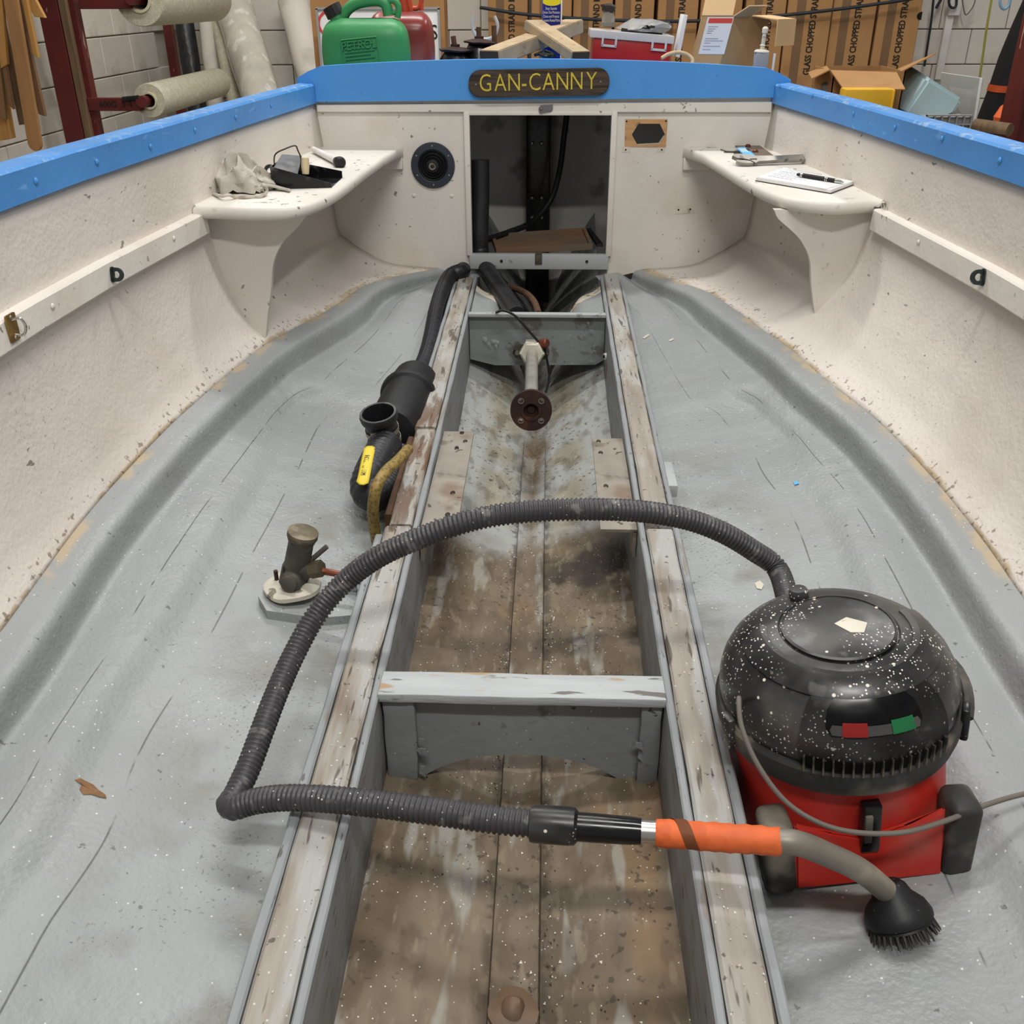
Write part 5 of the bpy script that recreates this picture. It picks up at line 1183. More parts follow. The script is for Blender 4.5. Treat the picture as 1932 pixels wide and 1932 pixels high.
bm = bmesh.new(); tube(bm, [sl_(1366, 286, .004), sl_(1392, 287, .004)], .003, 8); tube(bm, [sl_(1360, 282, .004), sl_(1372, 286, .004)], .002, 6); box(bm, sl_(1390, 287, .006), (.022, .012, .008), bev=.002)
solo('ignition_key', bm, MATS['wire'], 'small dark key on the right shelf left of the plate', 'key')
# ------------------------------------------------------------------ things on the aft deck (deck top z = .095)
ZD = .095
def dk(x, y, Y): return at(x, y, Y=Y)
def can(name, label, X0, X1, Y, ztop, mt, w_=.17, neck=True):
    t = thing(name, label, 'fuel can', ((X0+X1)/2, Y, ZD)); W_ = X1-X0; cx = (X0+X1)/2
    H = ztop-ZD; bm = bmesh.new(); G = []
    for i in range(19):
        u = i/18; z = ZD+H*u; sh_ = 1.0
        if u < .08: sh_ = .93+.07*math.sin(u/.08*math.pi/2)
        if u > .62: sh_ = math.sqrt(max(.02, 1-((u-.62)/.40)**2.2))*.999
        bul = 1+.03*math.sin(min(1, u/.7)*math.pi); row = []
        for k in range(41):
            a = 2*math.pi*k/40; ca_, sa_ = math.cos(a), math.sin(a); n_ = 4
            row.append(V((cx+W_/2*bul*(.55+.45*sh_)*math.copysign(abs(ca_)**(2/n_), ca_)*1.0, Y+w_/2*sh_*math.copysign(abs(sa_)**(2/n_), sa_), z)))
        G.append(row)
    R = surf(bm, G); bmesh.ops.remove_doubles(bm, verts=bm.verts, dist=1e-5)
    return t, bm, cx, W_, H, R
a = dk(610, 100, .17); b = dk(772, 100, .17); tz = dk(690, 34, .17).z
gc, bm, cx, W_, H, R = can('petrol_can', 'green plastic petrol can standing on the blue beam end', a.x+.006, b.x-.002, .17, tz, MATS['green_plastic'], .16)
bm.faces.new([v for v in R[-1][:-1] if v.is_valid]) if False else None
part('body', bm, MATS['green_plastic'], gc, sharp=60)
def gp(x, y, Y=.17): return at(x, y, Y=Y)
bm = bmesh.new(); tube(bm, catmull([gp(645, 36), gp(656, 18), gp(675, 6), gp(705, 1), gp(722, 4), gp(730, 14), gp(733, 30)], 6), .019, 12); part('handle', bm, MATS['green_plastic'], gc, 'green carrying handle')
bm = bmesh.new(); tube(bm, catmull([gp(724, 6), gp(738, 0), gp(749, 6), gp(752, 18), gp(750, 34)], 6), .011, 10); tube(bm, catmull([gp(731, 10), gp(734, 22), gp(745, 24), gp(751, 18)], 5), .007, 8); part('spout_ring', bm, MATS['green_plastic'], gc)
c0, c1 = gp(634, 30), gp(626, 14); d_ = (c1-c0).normalized()
bm = bmesh.new(); lathe(bm, [(.026, -.03), (.026, .0), (.030, .001)], c0, d_, 20); part('neck', bm, MATS['green_plastic'], gc)
bm = bmesh.new(); prism(bm, [(.031*math.cos(2*math.pi*k/24)*(1+.05*(k % 2)), .031*math.sin(2*math.pi*k/24)*(1+.05*(k % 2))) for k in range(24)], c0, *frame(d_)[:2], .036); part('cap', bm, MATS['rubber_black'], gc, 'black screw cap')
fy = .17-.083
q = [at(643, 76, Y=fy), at(710, 69, Y=fy), at(716, 117, Y=fy), at(648, 122, Y=fy)]
ux = (q[1]-q[0]).normalized(); uy = (q[0]-q[3]).normalized()
for i in range(4):
    bm = bmesh.new(); tube(bm, [q[i], q[(i+1) % 4]], .0022, 6); part('panel_rim', bm, MATS['green_plastic'], gc)
text_part('embossed_text', 'PETROL', .040, .004, MATS['green_plastic'], gc, q[0].lerp(q[1], .5)-uy*.022, ux, uy, sx=.92)
for k in range(6):
    bm = bmesh.new(); o = q[3].lerp(q[2], .08)+uy*(.072-.0115*k); tube(bm, [o, o+ux*(q[2]-q[3]).length*(.82 if k % 2 else .7)], .0022, 6); part('embossed_line', bm, MATS['green_plastic'], gc)
a = dk(700, 100, .40); b = dk(818, 100, .40); tz = dk(760, 22, .40).z
rc_, bm, cx, W_, H, R = can('fuel_can', 'dark red fuel can half hidden behind the green can', a.x, b.x, .40, tz, MATS['red_plastic'], .17)
part('body', bm, MATS['red_plastic'], rc_, sharp=60)
bm = bmesh.new(); tube(bm, catmull([at(765, 24, Y=.40), at(762, 8, Y=.40), at(758, -14, Y=.40)], 5), [.016]*11, 10); tube(bm, catmull([at(776, 22, Y=.40), at(772, 5, Y=.40), at(768, -16, Y=.40)], 5), .012, 10); part('handle', bm, MATS['red_spout'], rc_)
bm = bmesh.new(); tube(bm, catmull([at(778, 16, Y=.40), at(790, 14, Y=.40), at(796, -2, Y=.40), at(794, -18, Y=.40)], 5), .009, 10); tube(bm, [at(796, 20, Y=.40), at(794, 0, Y=.40)], .008, 8); part('spout_loop', bm, MATS['red_spout'], rc_)
# rusty engine mounts
def mount(x, y0, yr, Y, label, twin=None):
    p = at(x, y0, Y=Y); t = thing('engine_mount', label, 'engine mount', V((p.x, Y, ZD))); zb_ = ZD
    h = max(.02, p.z-zb_)
    bm = bmesh.new(); lathe(bm, [(.075, 0), (.072, .012), (.055, h*.7), (.040, h)], (p.x, Y, zb_), (0, 0, 1), 24); jitter(bm, .006, 40); part('rubber_block', bm, MATS['wet_black'], t)
    bm = bmesh.new(); lathe(bm, [(.060, h), (.064, h+.006), (.03, h+.014), (.012, h+.016)], (p.x, Y, zb_), (.05, 0, 1), 20); jitter(bm, .003, 50); part('top_plate', bm, MATS['rust_dark'], t)
    tp_ = at(yr[0], yr[1], Y=Y); bm = bmesh.new(); tube(bm, [V((p.x, Y, zb_+h)), tp_], .0095, 10); part('stud', bm, MATS['rust_brown'], t)
    bm = bmesh.new(); lathe(bm, [(.010, 0), (.017, 0), (.017, .012), (.010, .012)], (p.x, Y, zb_+h+.012), (0, 0, 1), 6); part('nut', bm, MATS['rust_dark'], t)
    return t
mount(859, 97, (855, 68), .22, 'black rubber engine mount with rusty stud, left of the pair')
t = mount(904, 82, (903, 51), .26, 'taller black engine mount with rusty studs beside the wood blocks')
bm = bmesh.new(); tube(bm, [at(933, 92, Y=.27), at(932, 48, Y=.27)], .0095, 10); part('stud', bm, MATS['rust_brown'], t)
bm = bmesh.new(); tube(bm, catmull([at(893, 28, Y=.45), at(891, 48, Y=.45), at(896, 64, Y=.45), at(907, 73, Y=.45), at(922, 73, Y=.45), at(934, 66, Y=.45), at(939, 48, Y=.45), at(933, 30, Y=.45)], 6), .006, 8); tube(bm, [at(914, 73, Y=.45), V((at(914, 73, Y=.45).x, .45, ZD))], .006, 8)
solo('plastic_clip', bm, MATS['clear_plastic'], 'clear plastic open ring standing behind the engine mounts', 'clip')
# two wood blocks crossing
def block(c0, c1, c2, w_, h_, label):
    """long block between near end centre c0 and far end c1 (top face)"""
    ax_ = (c1-c0).normalized(); sd = ax_.cross(V((0, 0, 1))).normalized(); up_ = sd.cross(ax_)
    t = thing('wood_block', label, 'wood block', c0-V((0, 0, h_)))
    P = []
    for z in (-h_, 0):
        for e, s in ((c0, -1), (c0, 1), (c1, 1), (c1, -1)): P.append(e+sd*s*w_/2+up_*z)
    bm = bmesh.new(); hexa(bm, P); bmesh.ops.bevel(bm, geom=bm.edges[:], offset=.003, segments=2, affect='EDGES'); part('timber', bm, MATS['block_wood'], t)
    bm = bmesh.new(); e = c0-ax_*.0012; hexa(bm, [e-sd*w_*.47-up_*h_*.95, e+sd*w_*.47-up_*h_*.95, e+sd*w_*.47-up_*h_*.05, e-sd*w_*.47-up_*h_*.05]+[q_-ax_*.0006 for q_ in (e-sd*w_*.47-up_*h_*.95, e+sd*w_*.47-up_*h_*.95, e+sd*w_*.47-up_*h_*.05, e-sd*w_*.47-up_*h_*.05)]); part('dark_end', bm, MATS['end_grain'], t, 'dark end grain')  # near end face coloured darker than the sides
block(at(922, 95, Y=.10), at(1083, 36, Y=.62), None, .085, .05, 'weathered wood block underneath, leaning right')
block(at(1097, 97, Y=.10), at(1006, 37, Y=.42), None, .075, .036, 'weathered wood block lying across on top')
# black cable tangle under the blocks
bm = bmesh.new(); tube(bm, catmull([at(1010, 104, Y=.16), at(1020, 99, Y=.2), at(1030, 97, Y=.24), at(1042, 103, Y=.18), at(1030, 106, Y=.14), at(1015, 102, Y=.2), at(1046, 105, Y=.14)], 6), .006, 8); solo('cable_tangle', bm, MATS['wet_black'], 'black cable tangle under the crossed wood blocks', 'cable')
# aerosol can
p = at(1041, 44, Y=.55); rr = (at(1060, 20, Y=.55)-at(1022, 20, Y=.55)).length/2
ae = thing('spray_can', 'blue and yellow aerosol spray can behind the wood blocks', 'spray can', V((p.x, .55, ZD)))
bm = bmesh.new(); lathe(bm, [(rr*.9, 0), (rr, .006), (rr, .26), (rr*.85, .275), (rr*.5, .285)], (p.x, .55, ZD), (0, 0, 1), 28); part('body', bm, MATS['can_blue'], ae)
zc0 = at(1041, 4, Y=.5).z
bm = bmesh.new(); G = []
for j in range(9):
    row = []
    for i in range(13):
        a_ = -1.2+2.4*i/12; row.append(None)
    G.append(row)
zy0, zy1 = at(1041, 11, Y=.52).z, at(1041, -45, Y=.52).z
G = [[V((p.x+(rr+.0008)*math.sin(a_), .55-(rr+.0008)*math.cos(a_), zy0+(zy1-zy0)*u+.018*(1-math.cos(a_)))) for a_ in [(-1.1+2.2*i/12) for i in range(13)]] for u in [j/8 for j in range(9)]]
surf(bm, G); part('yellow_shield', bm, MATS['can_yellow'], ae)
for k, s_ in enumerate(('Stops Squeaks', 'Drives Out Moisture', 'Cleans and Protects', 'Loosens Rusted Parts')):
    text_part('print', s_, .014, .0004, MATS['paper_white'], ae, at(1040, 16+7.5*k, Y=.55-rr-.002), (1, 0, 0), (0, 0, 1), sx=.55)
bm = bmesh.new(); box(bm, (p.x+rr*.93, .55-.01, ZD+.13), (.006, .03, .24), bev=.002); part('side_strip', bm, MATS['paper_white'], ae)
# red tool box with clear lid
A_, B_ = at(1116, 92, Y=.16), at(1262, 108, Y=.16); ux = (B_-A_); ux.z = 0; Lb = ux.length; ux.normalize(); ux = V((1, 0, 0)); 
z0 = ZD+.012; bx = (A_.x+B_.x)/2; by = .16+.10
tb = thing('organiser_box', 'red organiser box with clear lid on the aft deck', 'tool box', V((bx, by, z0)))
tilt = roty(.075)
def tb_box(bm, c, s, bev=.004): box(bm, V((bx, by, z0))+tilt @ V(c), s, tilt, bev)
hB = at(1180, 68, Y=.16).z-z0
bm = bmesh.new(); tb_box(bm, (0, 0, hB*.44), (Lb, .20, hB*.86)); part('red_base', bm, MATS['toolbox_red'], tb)
bm = bmesh.new(); tb_box(bm, (-.004, 0, hB*.98), (Lb+.022, .215, hB*.24), .003); part('clear_lid', bm, MATS['clear_plastic'], tb)
for x_ in (-.30, .34):
    bm = bmesh.new()
    for dx, dz, sx_, sz_ in ((-.024, 0, .008, .036), (.024, 0, .008, .036), (0, -.016, .056, .008)):
        tb_box(bm, (Lb*x_+dx, -.106, hB*.80+dz), (sx_, .006, sz_), .0015)
    part('clip', bm, MATS['clear_plastic'], tb)
zl = z0+hB*1.13
# jar and bag on the lid
p = at(1147, 54, Y=.24); t = thing('glass_jar', 'small dirty glass jar on the red box lid', 'jar', V((p.x, .24, zl+.008)))
bm = bmesh.new(); lathe(bm, [(.020, 0), (.024, .004), (.024, .032), (.020, .042), (.021, .052), (.017, .052), (.017, .01), (0, .01)], (p.x, .24, zl+.012), (0, 0, 1), 20, close=False); part('glass', bm, MATS['jar_glass'], t)
bm = bmesh.new(); lathe(bm, [(.022, 0), (.0225, .014), (0, .014)], (p.x, .24, zl+.013), (0, 0, 1), 16); part('dark_content', bm, MATS['wet_black'], t)
bm = bmesh.new(); lathe(bm, [(.017, .0), (.026, .006), (.024, .014), (.030, .022), (.012, .026), (0, .026)], (p.x-.002, .24, zl+.060), (.1, 0, 1), 12, close=False); jitter(bm, .006, 60); part('wire_wool', bm, MATS['wire'], t)
bg = thing('plastic_bag', 'black parts in a clear plastic bag on the red box', 'bag', V((at(1215, 60, Y=.24).x, .24, zl)))
P = [at(x, y, Y=.24) for x, y in ((1160, 60), (1175, 45), (1195, 36), (1230, 36), (1262, 42), (1268, 52), (1255, 66), (1215, 64))]
bm = bmesh.new(); c = sum(P, V())/8; G = []
for j in range(7):
    u = j/6; row = []
    sc2 = math.sin(math.pi*(.08+.84*u))
    for k in range(9): q_ = c+(P[k % 8]-c)*sc2; row.append(V((q_.x, .24+.09*(u-.5)*2*1.0, max(q_.z, zl+.004-(q_.x-bx)*.075))))
    G.append(row)
surf(bm, G); bmesh.ops.remove_doubles(bm, verts=bm.verts, dist=1e-5); jitter(bm, .006, 30); bmesh.ops.subdivide_edges(bm, edges=bm.edges[:], cuts=1, use_grid_fill=True); jitter(bm, .003, 70); part('film', bm, MATS['film_clear'], bg, sharp=20)
for (x, y), r_ in (((1235, 56), .030), ((1212, 60), .022), ((1252, 52), .020)):
    p = at(x, y, Y=.24); bm = bmesh.new(); lathe(bm, [(0, -.03), (r_*.8, -.025), (r_, 0), (r_*.8, .022), (0, .03)], p, (1, .2, .2), 12, close=False); jitter(bm, .006, 40); part('black_part', bm, MATS['wet_black'], bg)
bm = bmesh.new(); p = at(1190, 60, Y=.20); tube(bm, [at(1172, 57, Y=.19), at(1205, 62, Y=.19)], .008, 10); part('black_part', bm, MATS['wet_black'], bg)
# board under the box and paper
bm = bmesh.new(); box(bm, V((bx+.02, .24, ZD+.004)), (Lb+.10, .28, .006)); solo('thin_board', bm, MATS['cream_wood'], 'thin pale board under the red organiser box', 'board')
# rope loop
bm = bmesh.new(); tube(bm, catmull([at(1248, 110, Y=.06), at(1262, 102, Y=.07), at(1280, 99, Y=.08), at(1296, 103, Y=.08), at(1306, 112, Y=.07), at(1306, 122, Y=.06)], 6), .0065, 8); solo('rope_loop', bm, MATS['rope_tan'], 'tan rope loop in front of the cardboard box', 'rope')
bm = bmesh.new(); p = at(1272, 106, Y=.12); lathe(bm, [(.035, 0), (.045, .006), (.045, .010), (.034, .004)], (p.x, .13, ZD), (0, 0, 1), 18); solo('small_dish', bm, MATS['dish_white'], 'small white dish behind the rope loop', 'dish')
# open cardboard box with label
Yb = .30
cb_ = thing('open_carton', 'tall open cardboard box with white delivery label on deck', 'cardboard box', V((at(1360, 110, Y=Yb).x, Yb+.08, ZD)))
xl, xr = at(1300, 115, Y=Yb).x, at(1358, 118, Y=Yb).x
rot_ = .45
c_f = at(1357, 112, Y=Yb-.02); zt_ = at(1370, 30, Y=Yb).z
f0 = V((at(1300, 110, Y=Yb).x, Yb, ZD)); f1 = V((c_f.x, Yb-.02, ZD)); f2 = V((at(1428, 115, Y=Yb+.16).x, Yb+.16, ZD)); f3 = f0+(f2-f1)
def side(a, b, z, th=.004, lean=0):
    bm = bmesh.new(); n_ = (b-a).cross(V((0, 0, 1))).normalized()*-th; u = V((lean, 0, z-ZD)); hexa(bm, [a, b, b+n_, a+n_, a+u, b+u, b+n_+u, a+n_+u]); return bm
fw = part('front_wall', side(f0, f1, zt_, lean=.035), MATS['cardboard'], cb_); part('right_wall', side(f1, f2, zt_, lean=.035), MATS['cardboard'], cb_); part('back_wall', side(f2, f3, zt_, lean=.035), MATS['cardboard'], cb_); part('left_wall', side(f3, f0, zt_, lean=.035), MATS['cardboard'], cb_)
def flap(a, b, d, name='flap', mt='cardboard_pale'):
    bm = bmesh.new(); n_ = (b-a).cross(d).normalized()*.004; hexa(bm, [a, b, b+d, a+d, a+n_, b+n_, b+d+n_, a+d+n_]); part(name, bm, MATS[mt], cb_)
U_ = V((.035, 0, zt_-ZD))
flap(f0+U_, f1+U_, V((.02, .05, .09))); flap(f1+U_+V((0, 0, 0)), f1.lerp(f2, .45)+U_, V((.05, -.03, .035))); flap(f1.lerp(f2, .5)+U_, f2+U_, V((.085, -.045, -.012)))
flap(f2+U_+V((.085, -.045, -.012)), f1.lerp(f2, .5)+U_+V((.085, -.045, -.012)), V((0, -.006, -.09)))
# spiral edge of paper stack on the left of carton
bm = bmesh.new(); a = at(1288, 28, Y=Yb-.01); b = at(1272, 108, Y=Yb-.01); box(bm, (a+b)/2+V((.012, .05, 0)), (.016, .10, (a-b).length), roty(.13), .002); solo('catalogue', bm, MATS['paper_white'], 'spiral catalogue standing left of the open carton', 'book')
# label
fu = (f1-f0).normalized(); fn = V((-fu.y, fu.x, 0))*-1; fn = fu.cross(V((0, 0, 1)))
l0 = f0.lerp(f1, .12)+fn*.006
uyl = U_.normalized()
bm = bmesh.new(); Hc = U_.length
def lab(bm, u0, u1, v0, v1, off): 
    wv = (f1-f0); P = [f0+wv*u+U_*v+fn*off for u, v in ((u0, v0), (u1, v0), (u1, v1), (u0, v1))]; hexa(bm, P+[q_+fn*.0006 for q_ in P])
lab(bm, .20, 1.05, .30, .98, .0012); lb_ = part('delivery_label', bm, MATS['paper_white'], cb_, 'white delivery label with red header')
bm = bmesh.new(); lab(bm, .26, 1.03, .87, .96, .0020); part('red_header', bm, MATS['label_red'], lb_)
for k, v_ in enumerate((.80, .76, .72, .68, .58, .54, .50, .44, .38)):
    bm = bmesh.new(); lab(bm, .30, (.62, .55, .5, .46, .72, .9, .5, .85, .56)[k], v_, v_+.012, .0020); part('print_line', bm, MATS['ink_faint'], lb_)
text_part('header_text', 'COPART', .018, .0003, MATS['paper_white'], lb_, f0+(f1-f0)*.55+U_*.915+fn*.0034, fu, uyl, sx=.8) if False else None
# bolt stanchion at right of the carton
p = at(1436, 110, Y=.12)
t = thing('bolt_fitting', 'pale bolt fitting on a grey block right of the open carton', 'bolt fitting', V((p.x, .12, ZD)))
zt2 = at(1436, 100, Y=.12).z
bm = bmesh.new(); box(bm, (p.x, .12, (ZD+zt2)/2), (.045, .05, zt2-ZD), bev=.003); part('block', bm, MATS['crate_grey'], t)
bm = bmesh.new(); lathe(bm, [(.026, 0), (.028, .004), (.022, .010), (.008, .012), (.008, .022), (.011, .024), (.007, .028), (.007, .062), (.010, .064), (.011, .078), (.006, .084), (0, .085)], (p.x, .12, zt2), (.05, 0, 1), 16, close=False); part('bolt', bm, MATS['sealant_white'], t)
bm = bmesh.new(); p = at(1459, 118, Y=.10); tube(bm, [V((p.x, .10, ZD)), at(1462, 101, Y=.10)], .0045, 8); solo('small_pin', bm, MATS['dish_white'], 'thin white pin standing at the beam right end', 'pin')
# ------------------------------------------------------------------ workshop shell
ZF = -1.45; XW, YW = -2.62, 3.62
bm = bmesh.new(); box(bm, (0, -.5, ZF-.05), (9, 9.4, .1)); solo('floor', bm, MATS['concrete'], 'grey concrete workshop floor', None, kind='structure')
bm = bmesh.new(); box(bm, (.75, YW+.10, .75), (7.0, .16, 4.4)); wb = solo('wall_back', bm, MATS['mortar'], 'white painted block wall behind the boat', None, kind='structure')
bm = bmesh.new(); box(bm, (XW-.10, 0, .75), (.16, 7.4, 4.4)); wlf = solo('wall_left', bm, MATS['mortar'], 'white painted block wall on the left', None, kind='structure')
bm = bmesh.new(); box(bm, (0, 0, 0), (.434, .03, .209), bev=.004, seg=1); blk = fin(bm, 'block'); blk.materials.append(MATS['block_paint'])
for r in range(9):
    z = -.62+.215*r
    for c in range(14):
        x = -2.42+.44*c+(.22 if r % 2 else 0)
        if x > 3.6: continue
        inst('block', blk, wb, Matrix.Translation((x, YW+.008, z)))
    for c in range(9):
        y = YW-.24-.44*c-(.22 if r % 2 else 0)
        inst('block', blk, wlf, Matrix.Translation((XW-.008, y, z)) @ Matrix.Rotation(math.pi/2, 4, 'Z'))
# hull support under the boat (trestles, out of sight) keep the boat standing
for y in (-2.6, .2):
    t = thing('trestle', 'timber trestle under the boat hull, %s' % ('near the transom' if y > 0 else 'near the vacuum cleaner'), 'trestle', (0, y, ZF))
    bm = bmesh.new(); box(bm, (0, y, -1.06), (1.5, .1, .1)); part('beam', bm, MATS['timber_brown'], t)
    for s in (-1, 1): bm = bmesh.new(); box(bm, (s*.6, y, (ZF-1.11)/2), (.09, .09, -1.11-ZF)); part('leg', bm, MATS['timber_brown'], t)
# ------------------------------------------------------------------ cartons along the back wall
YC = 3.2
edges = [835, 917, 997, 1080, 1158, 1237, 1320, 1403, 1486, 1573, 1659, 1744]
ctext = textmesh('GLASS CHOPPED STRAND MAT', .056, .0006, .74, .0012)
ctext.materials.append(MATS['ink'])
dep = .30
bmx = None
ordn = ['first', 'second', 'third', 'fourth', 'fifth', 'sixth', 'seventh', 'eighth', 'ninth', 'tenth']
for i in range(1, 11):
    p0, p1 = at(edges[i], 0, Y=YC), at(edges[i+1], 0, Y=YC); gap = random.choice((.006, .012, .02)); x0, x1 = p0.x+gap, p1.x-.004; wv = x1-x0; dy = random.uniform(-.02, .02)
    t = thing('mat_carton', 'tall brown carton of chopped strand mat, %s from the left along the back wall' % ordn[i-1], 'carton', ((x0+x1)/2, YC+dep/2, ZF), 'tall cartons of glass mat')
    H0, H1 = ZF, .60
    bm = bmesh.new(); box(bm, ((x0+x1)/2, YC+dy+dep/2, (H0+H1)/2), (wv, dep, H1-H0), bev=.004, seg=1); bd_ = part('carton_body', bm, MATS['carton_brown'], t)
    bm = bmesh.new(); box(bm, (x0+wv*.30, YC+dy-.0008, (H0+H1)/2), (wv*.20, .0012, H1-H0-.01)); part('tape_band', bm, MATS['carton_tape'], t)
    # text runs upward; 'CHOPPED' sits where the photo shows it
    pz = at((edges[i]+edges[i+1])/2, 46+(26 if i < 5 else 0), Y=YC).z
    o_ = inst('printed_text', ctext, t, M4((x0+wv*.60, YC+dy-.0016, pz), (0, 0, 1), (-1, 0, 0), (0, -1, 0)))
    if i == 10:
        bm = bmesh.new(); p = at(1733, 30, Y=YC+dy-.002); prism(bm, [(.03*math.cos(a), .024*math.sin(a)) for a in [math.pi/2+math.pi*k/10 for k in range(11)]], p+V((.02, 0, 0)), (1, 0, 0), (0, 0, 1), .002); part('hand_hole', bm, MATS['hole_dark'], t)
# sagging cable over the cartons
bm = bmesh.new(); tube(bm, catmull([at(905, 14, Y=YC-.06), at(1000, 28, Y=YC-.06), at(1150, 38, Y=YC-.06), at(1300, 40, Y=YC-.06), at(1440, 32, Y=YC-.06), at(1560, 20, Y=YC-.06), at(1680, 4, Y=YC-.06), at(1740, -6, Y=YC-.06)], 6), .010, 8); solo('sagging_cable', bm, MATS['cord_dark'], 'dark cable sagging in front of the mat cartons', 'cable')
# framed sign
Ys = 2.3
sg = thing('notice_sign', 'white framed notice sign behind the fuel cans', 'sign', V((at(715, 140, Y=Ys).x, Ys, ZF)))
a, b = at(598, 16, Y=Ys), at(832, 140, Y=Ys); cx = (a.x+b.x)/2; zz0, zz1 = ZF, a.z
zz0 = at(715, 175, Y=Ys).z
bm = bmesh.new(); box(bm, (cx, Ys, (zz0+zz1)/2), (b.x-a.x, .012, zz1-zz0), bev=.002); part('board', bm, MATS['paper_white'], sg)
for x_ in (a.x, b.x): bm = bmesh.new(); box(bm, (x_, Ys-.006, (zz0+zz1)/2), (.012, .02, zz1-zz0)); part('frame_strip', bm, MATS['crate_grey'], sg)
bm = bmesh.new(); box(bm, (cx, Ys-.006, zz1), (b.x-a.x+.012, .02, .012)); part('frame_strip', bm, MATS['crate_grey'], sg)
text_part('letter', 'S', .105, .001, MATS['ink'], sg, at(819, 62, Y=Ys-.008), (1, 0, 0), (0, 0, 1), sx=.9)
bm = bmesh.new(); lathe(bm, [(.055, 0), (.068, 0), (.068, .001), (.055, .001), (.055, 0)], at(622, 45, Y=Ys-.008), (0, -1, 0), 28, close=False); part('red_ring', bm, MATS['label_red'], sg)
bm = bmesh.new(); box(bm, (cx, Ys+.03, (ZF+zz0)/2+.02), (.1, .03, zz0-ZF+.04)); part('stand_leg', bm, MATS['timber_brown'], sg)
bm = bmesh.new(); q = at(590, 0, Y=2.5); q2 = at(840, 0, Y=2.5); box(bm, ((q.x+q2.x)/2, 2.52, -.55), (q2.x-q.x, .20, 1.8)); solo('brown_crate', bm, MATS['carton_brown'], 'brown cardboard panel box behind the notice sign', 'carton')
# ------------------------------------------------------------------ left rack with fibreglass rolls
YR1, YR2 = 1.55, 2.75
rk = thing('steel_rack', 'dark red steel rack holding fibreglass rolls on the left', 'rack', V((at(130, 140, Y=YR1).x, YR1, ZF)))
def post(xpx, wpx, Y, y0=0, mt='rack_red', nm='post', d=.06, ztop=1.1):
    a = at(xpx, 140, Y=Y); wv = (at(xpx+wpx, 140, Y=Y)-a).length; bm = bmesh.new(); box(bm, (a.x+wv/2, Y, (ZF+ztop)/2), (wv, d, ztop-ZF), bev=.003, seg=1); part(nm, bm, MATS[mt], rk); return a.x+wv/2
post(104, 37, YR1, nm='wide_post', d=.08); post(136, 7, YR1+.01, mt='wet_black', nm='gap_strip'); post(141, 14, YR1-.01, mt='timber_brown', nm='timber_batten'); xr = post(156, 15, YR1+.02)
post(324, 15, YR2); 
def arm(px0, px1, y, Y, txt):
    a, b = at(px0, y, Y=Y), at(px1, y+3, Y=Y); bm = bmesh.new(); box(bm, (a+b)/2, ((b-a).length, .04, .062), bev=.003, seg=1); ar = part('arm', bm, MATS['rack_red'], rk)
    if txt: text_part('arm_text', txt, .042, .0006, MATS['ink'], ar, at((px0+px1)/2, y+2, Y=Y-.022), (1, 0, 0), (0, 0, 1))
    a2, b2 = at(px0+155, y-25, Y=YR2), at(px1+100, y-22, Y=YR2)
    return (a+b)/2, b
m1, e1 = arm(168, 268, 195, YR1, '600G  5 4'); m0, e0_ = arm(150, 248, 2, YR1, None)
def roll(c, L_, R_, label, mt='fibre_mat', d=(0, 1, 0)):
    t = thing('fibreglass_roll', label, 'fibreglass roll', c-V((0, 0, R_)), 'rolls of fibreglass mat')
    bm = bmesh.new(); lathe(bm, [(R_*.50, 0), (R_*.97, 0), (R_, .01), (R_, L_-.01), (R_*.97, L_), (R_*.5, L_)], c, d, 36, close=False); part('mat_roll', bm, MATS[mt], t)
    bm = bmesh.new(); lathe(bm, [(R_*.5, L_+.005), (R_*.5, -.012), (R_*.40, -.012), (R_*.40, L_+.005)], c, d, 24, close=False); part('card_core', bm, MATS['roll_core'], t)
    return t
r1 = at(282, 190, Y=YR1+.02); R_ = (at(282, 158, Y=YR1+.02)-at(282, 222, Y=YR1+.02)).length/2
roll(r1, 1.15, R_, 'thick white fibreglass mat roll on the lower rack arm'); r0 = at(262, -2, Y=YR1+.02); roll(r0, 1.15, R_*1.5, 'thick white fibreglass mat roll on the upper rack arm')
for c, nm in ((r1, 'lower'), (r0, 'upper')):
    bm = bmesh.new(); tube(bm, [c+V((-.02, -.06, 0)), c+V((-.02, 1.2, 0))], .028, 12); part('support_bar', bm, MATS['rack_red'], rk)
bm = bmesh.new(); tube(bm, [at(232, 187, Y=YR1-.03), at(262, 184, Y=YR1-.03)], .012, 10); part('black_peg', bm, MATS['wet_black'], rk)
# leaning rolls at the back wall
def lean_roll(p0, p1, R_, mt, label, Y0, Y1, nm='leaning_roll'):
    a, b = at(*p0, Y=Y0), at(*p1, Y=Y1); d_ = (a-b).normalized(); bot = b-d_*((b.z-ZF)/d_.z)
    bm = bmesh.new(); P = [bot+d_*(((a-bot).length+.12)*k/24) for k in range(25)]; rings = tube(bm, P, [R_*(1+.03*math.sin(k*1.7)) for k in range(25)], 24); jitter(bm, R_*.05, 9, R_*50)
    solo(nm, bm, MATS[mt], label, 'fibreglass roll', loc=bot, group='rolls leaning on the back wall')
lean_roll((346, 30), (364, 150), .062, 'foil_dark', 'dark foil-wrapped roll behind the far rack post', 3.44, 3.30)
lean_roll((388, 20), (402, 150), .052, 'block_paint', 'plain pale cardboard tube between dark roll and wrapped rolls', 3.44, 3.24)
lean_roll((410, 30), (442, 180), .052, 'fibre_mat', 'thin fibreglass roll leaning left of the plastic-wrapped one', 3.46, 3.02)
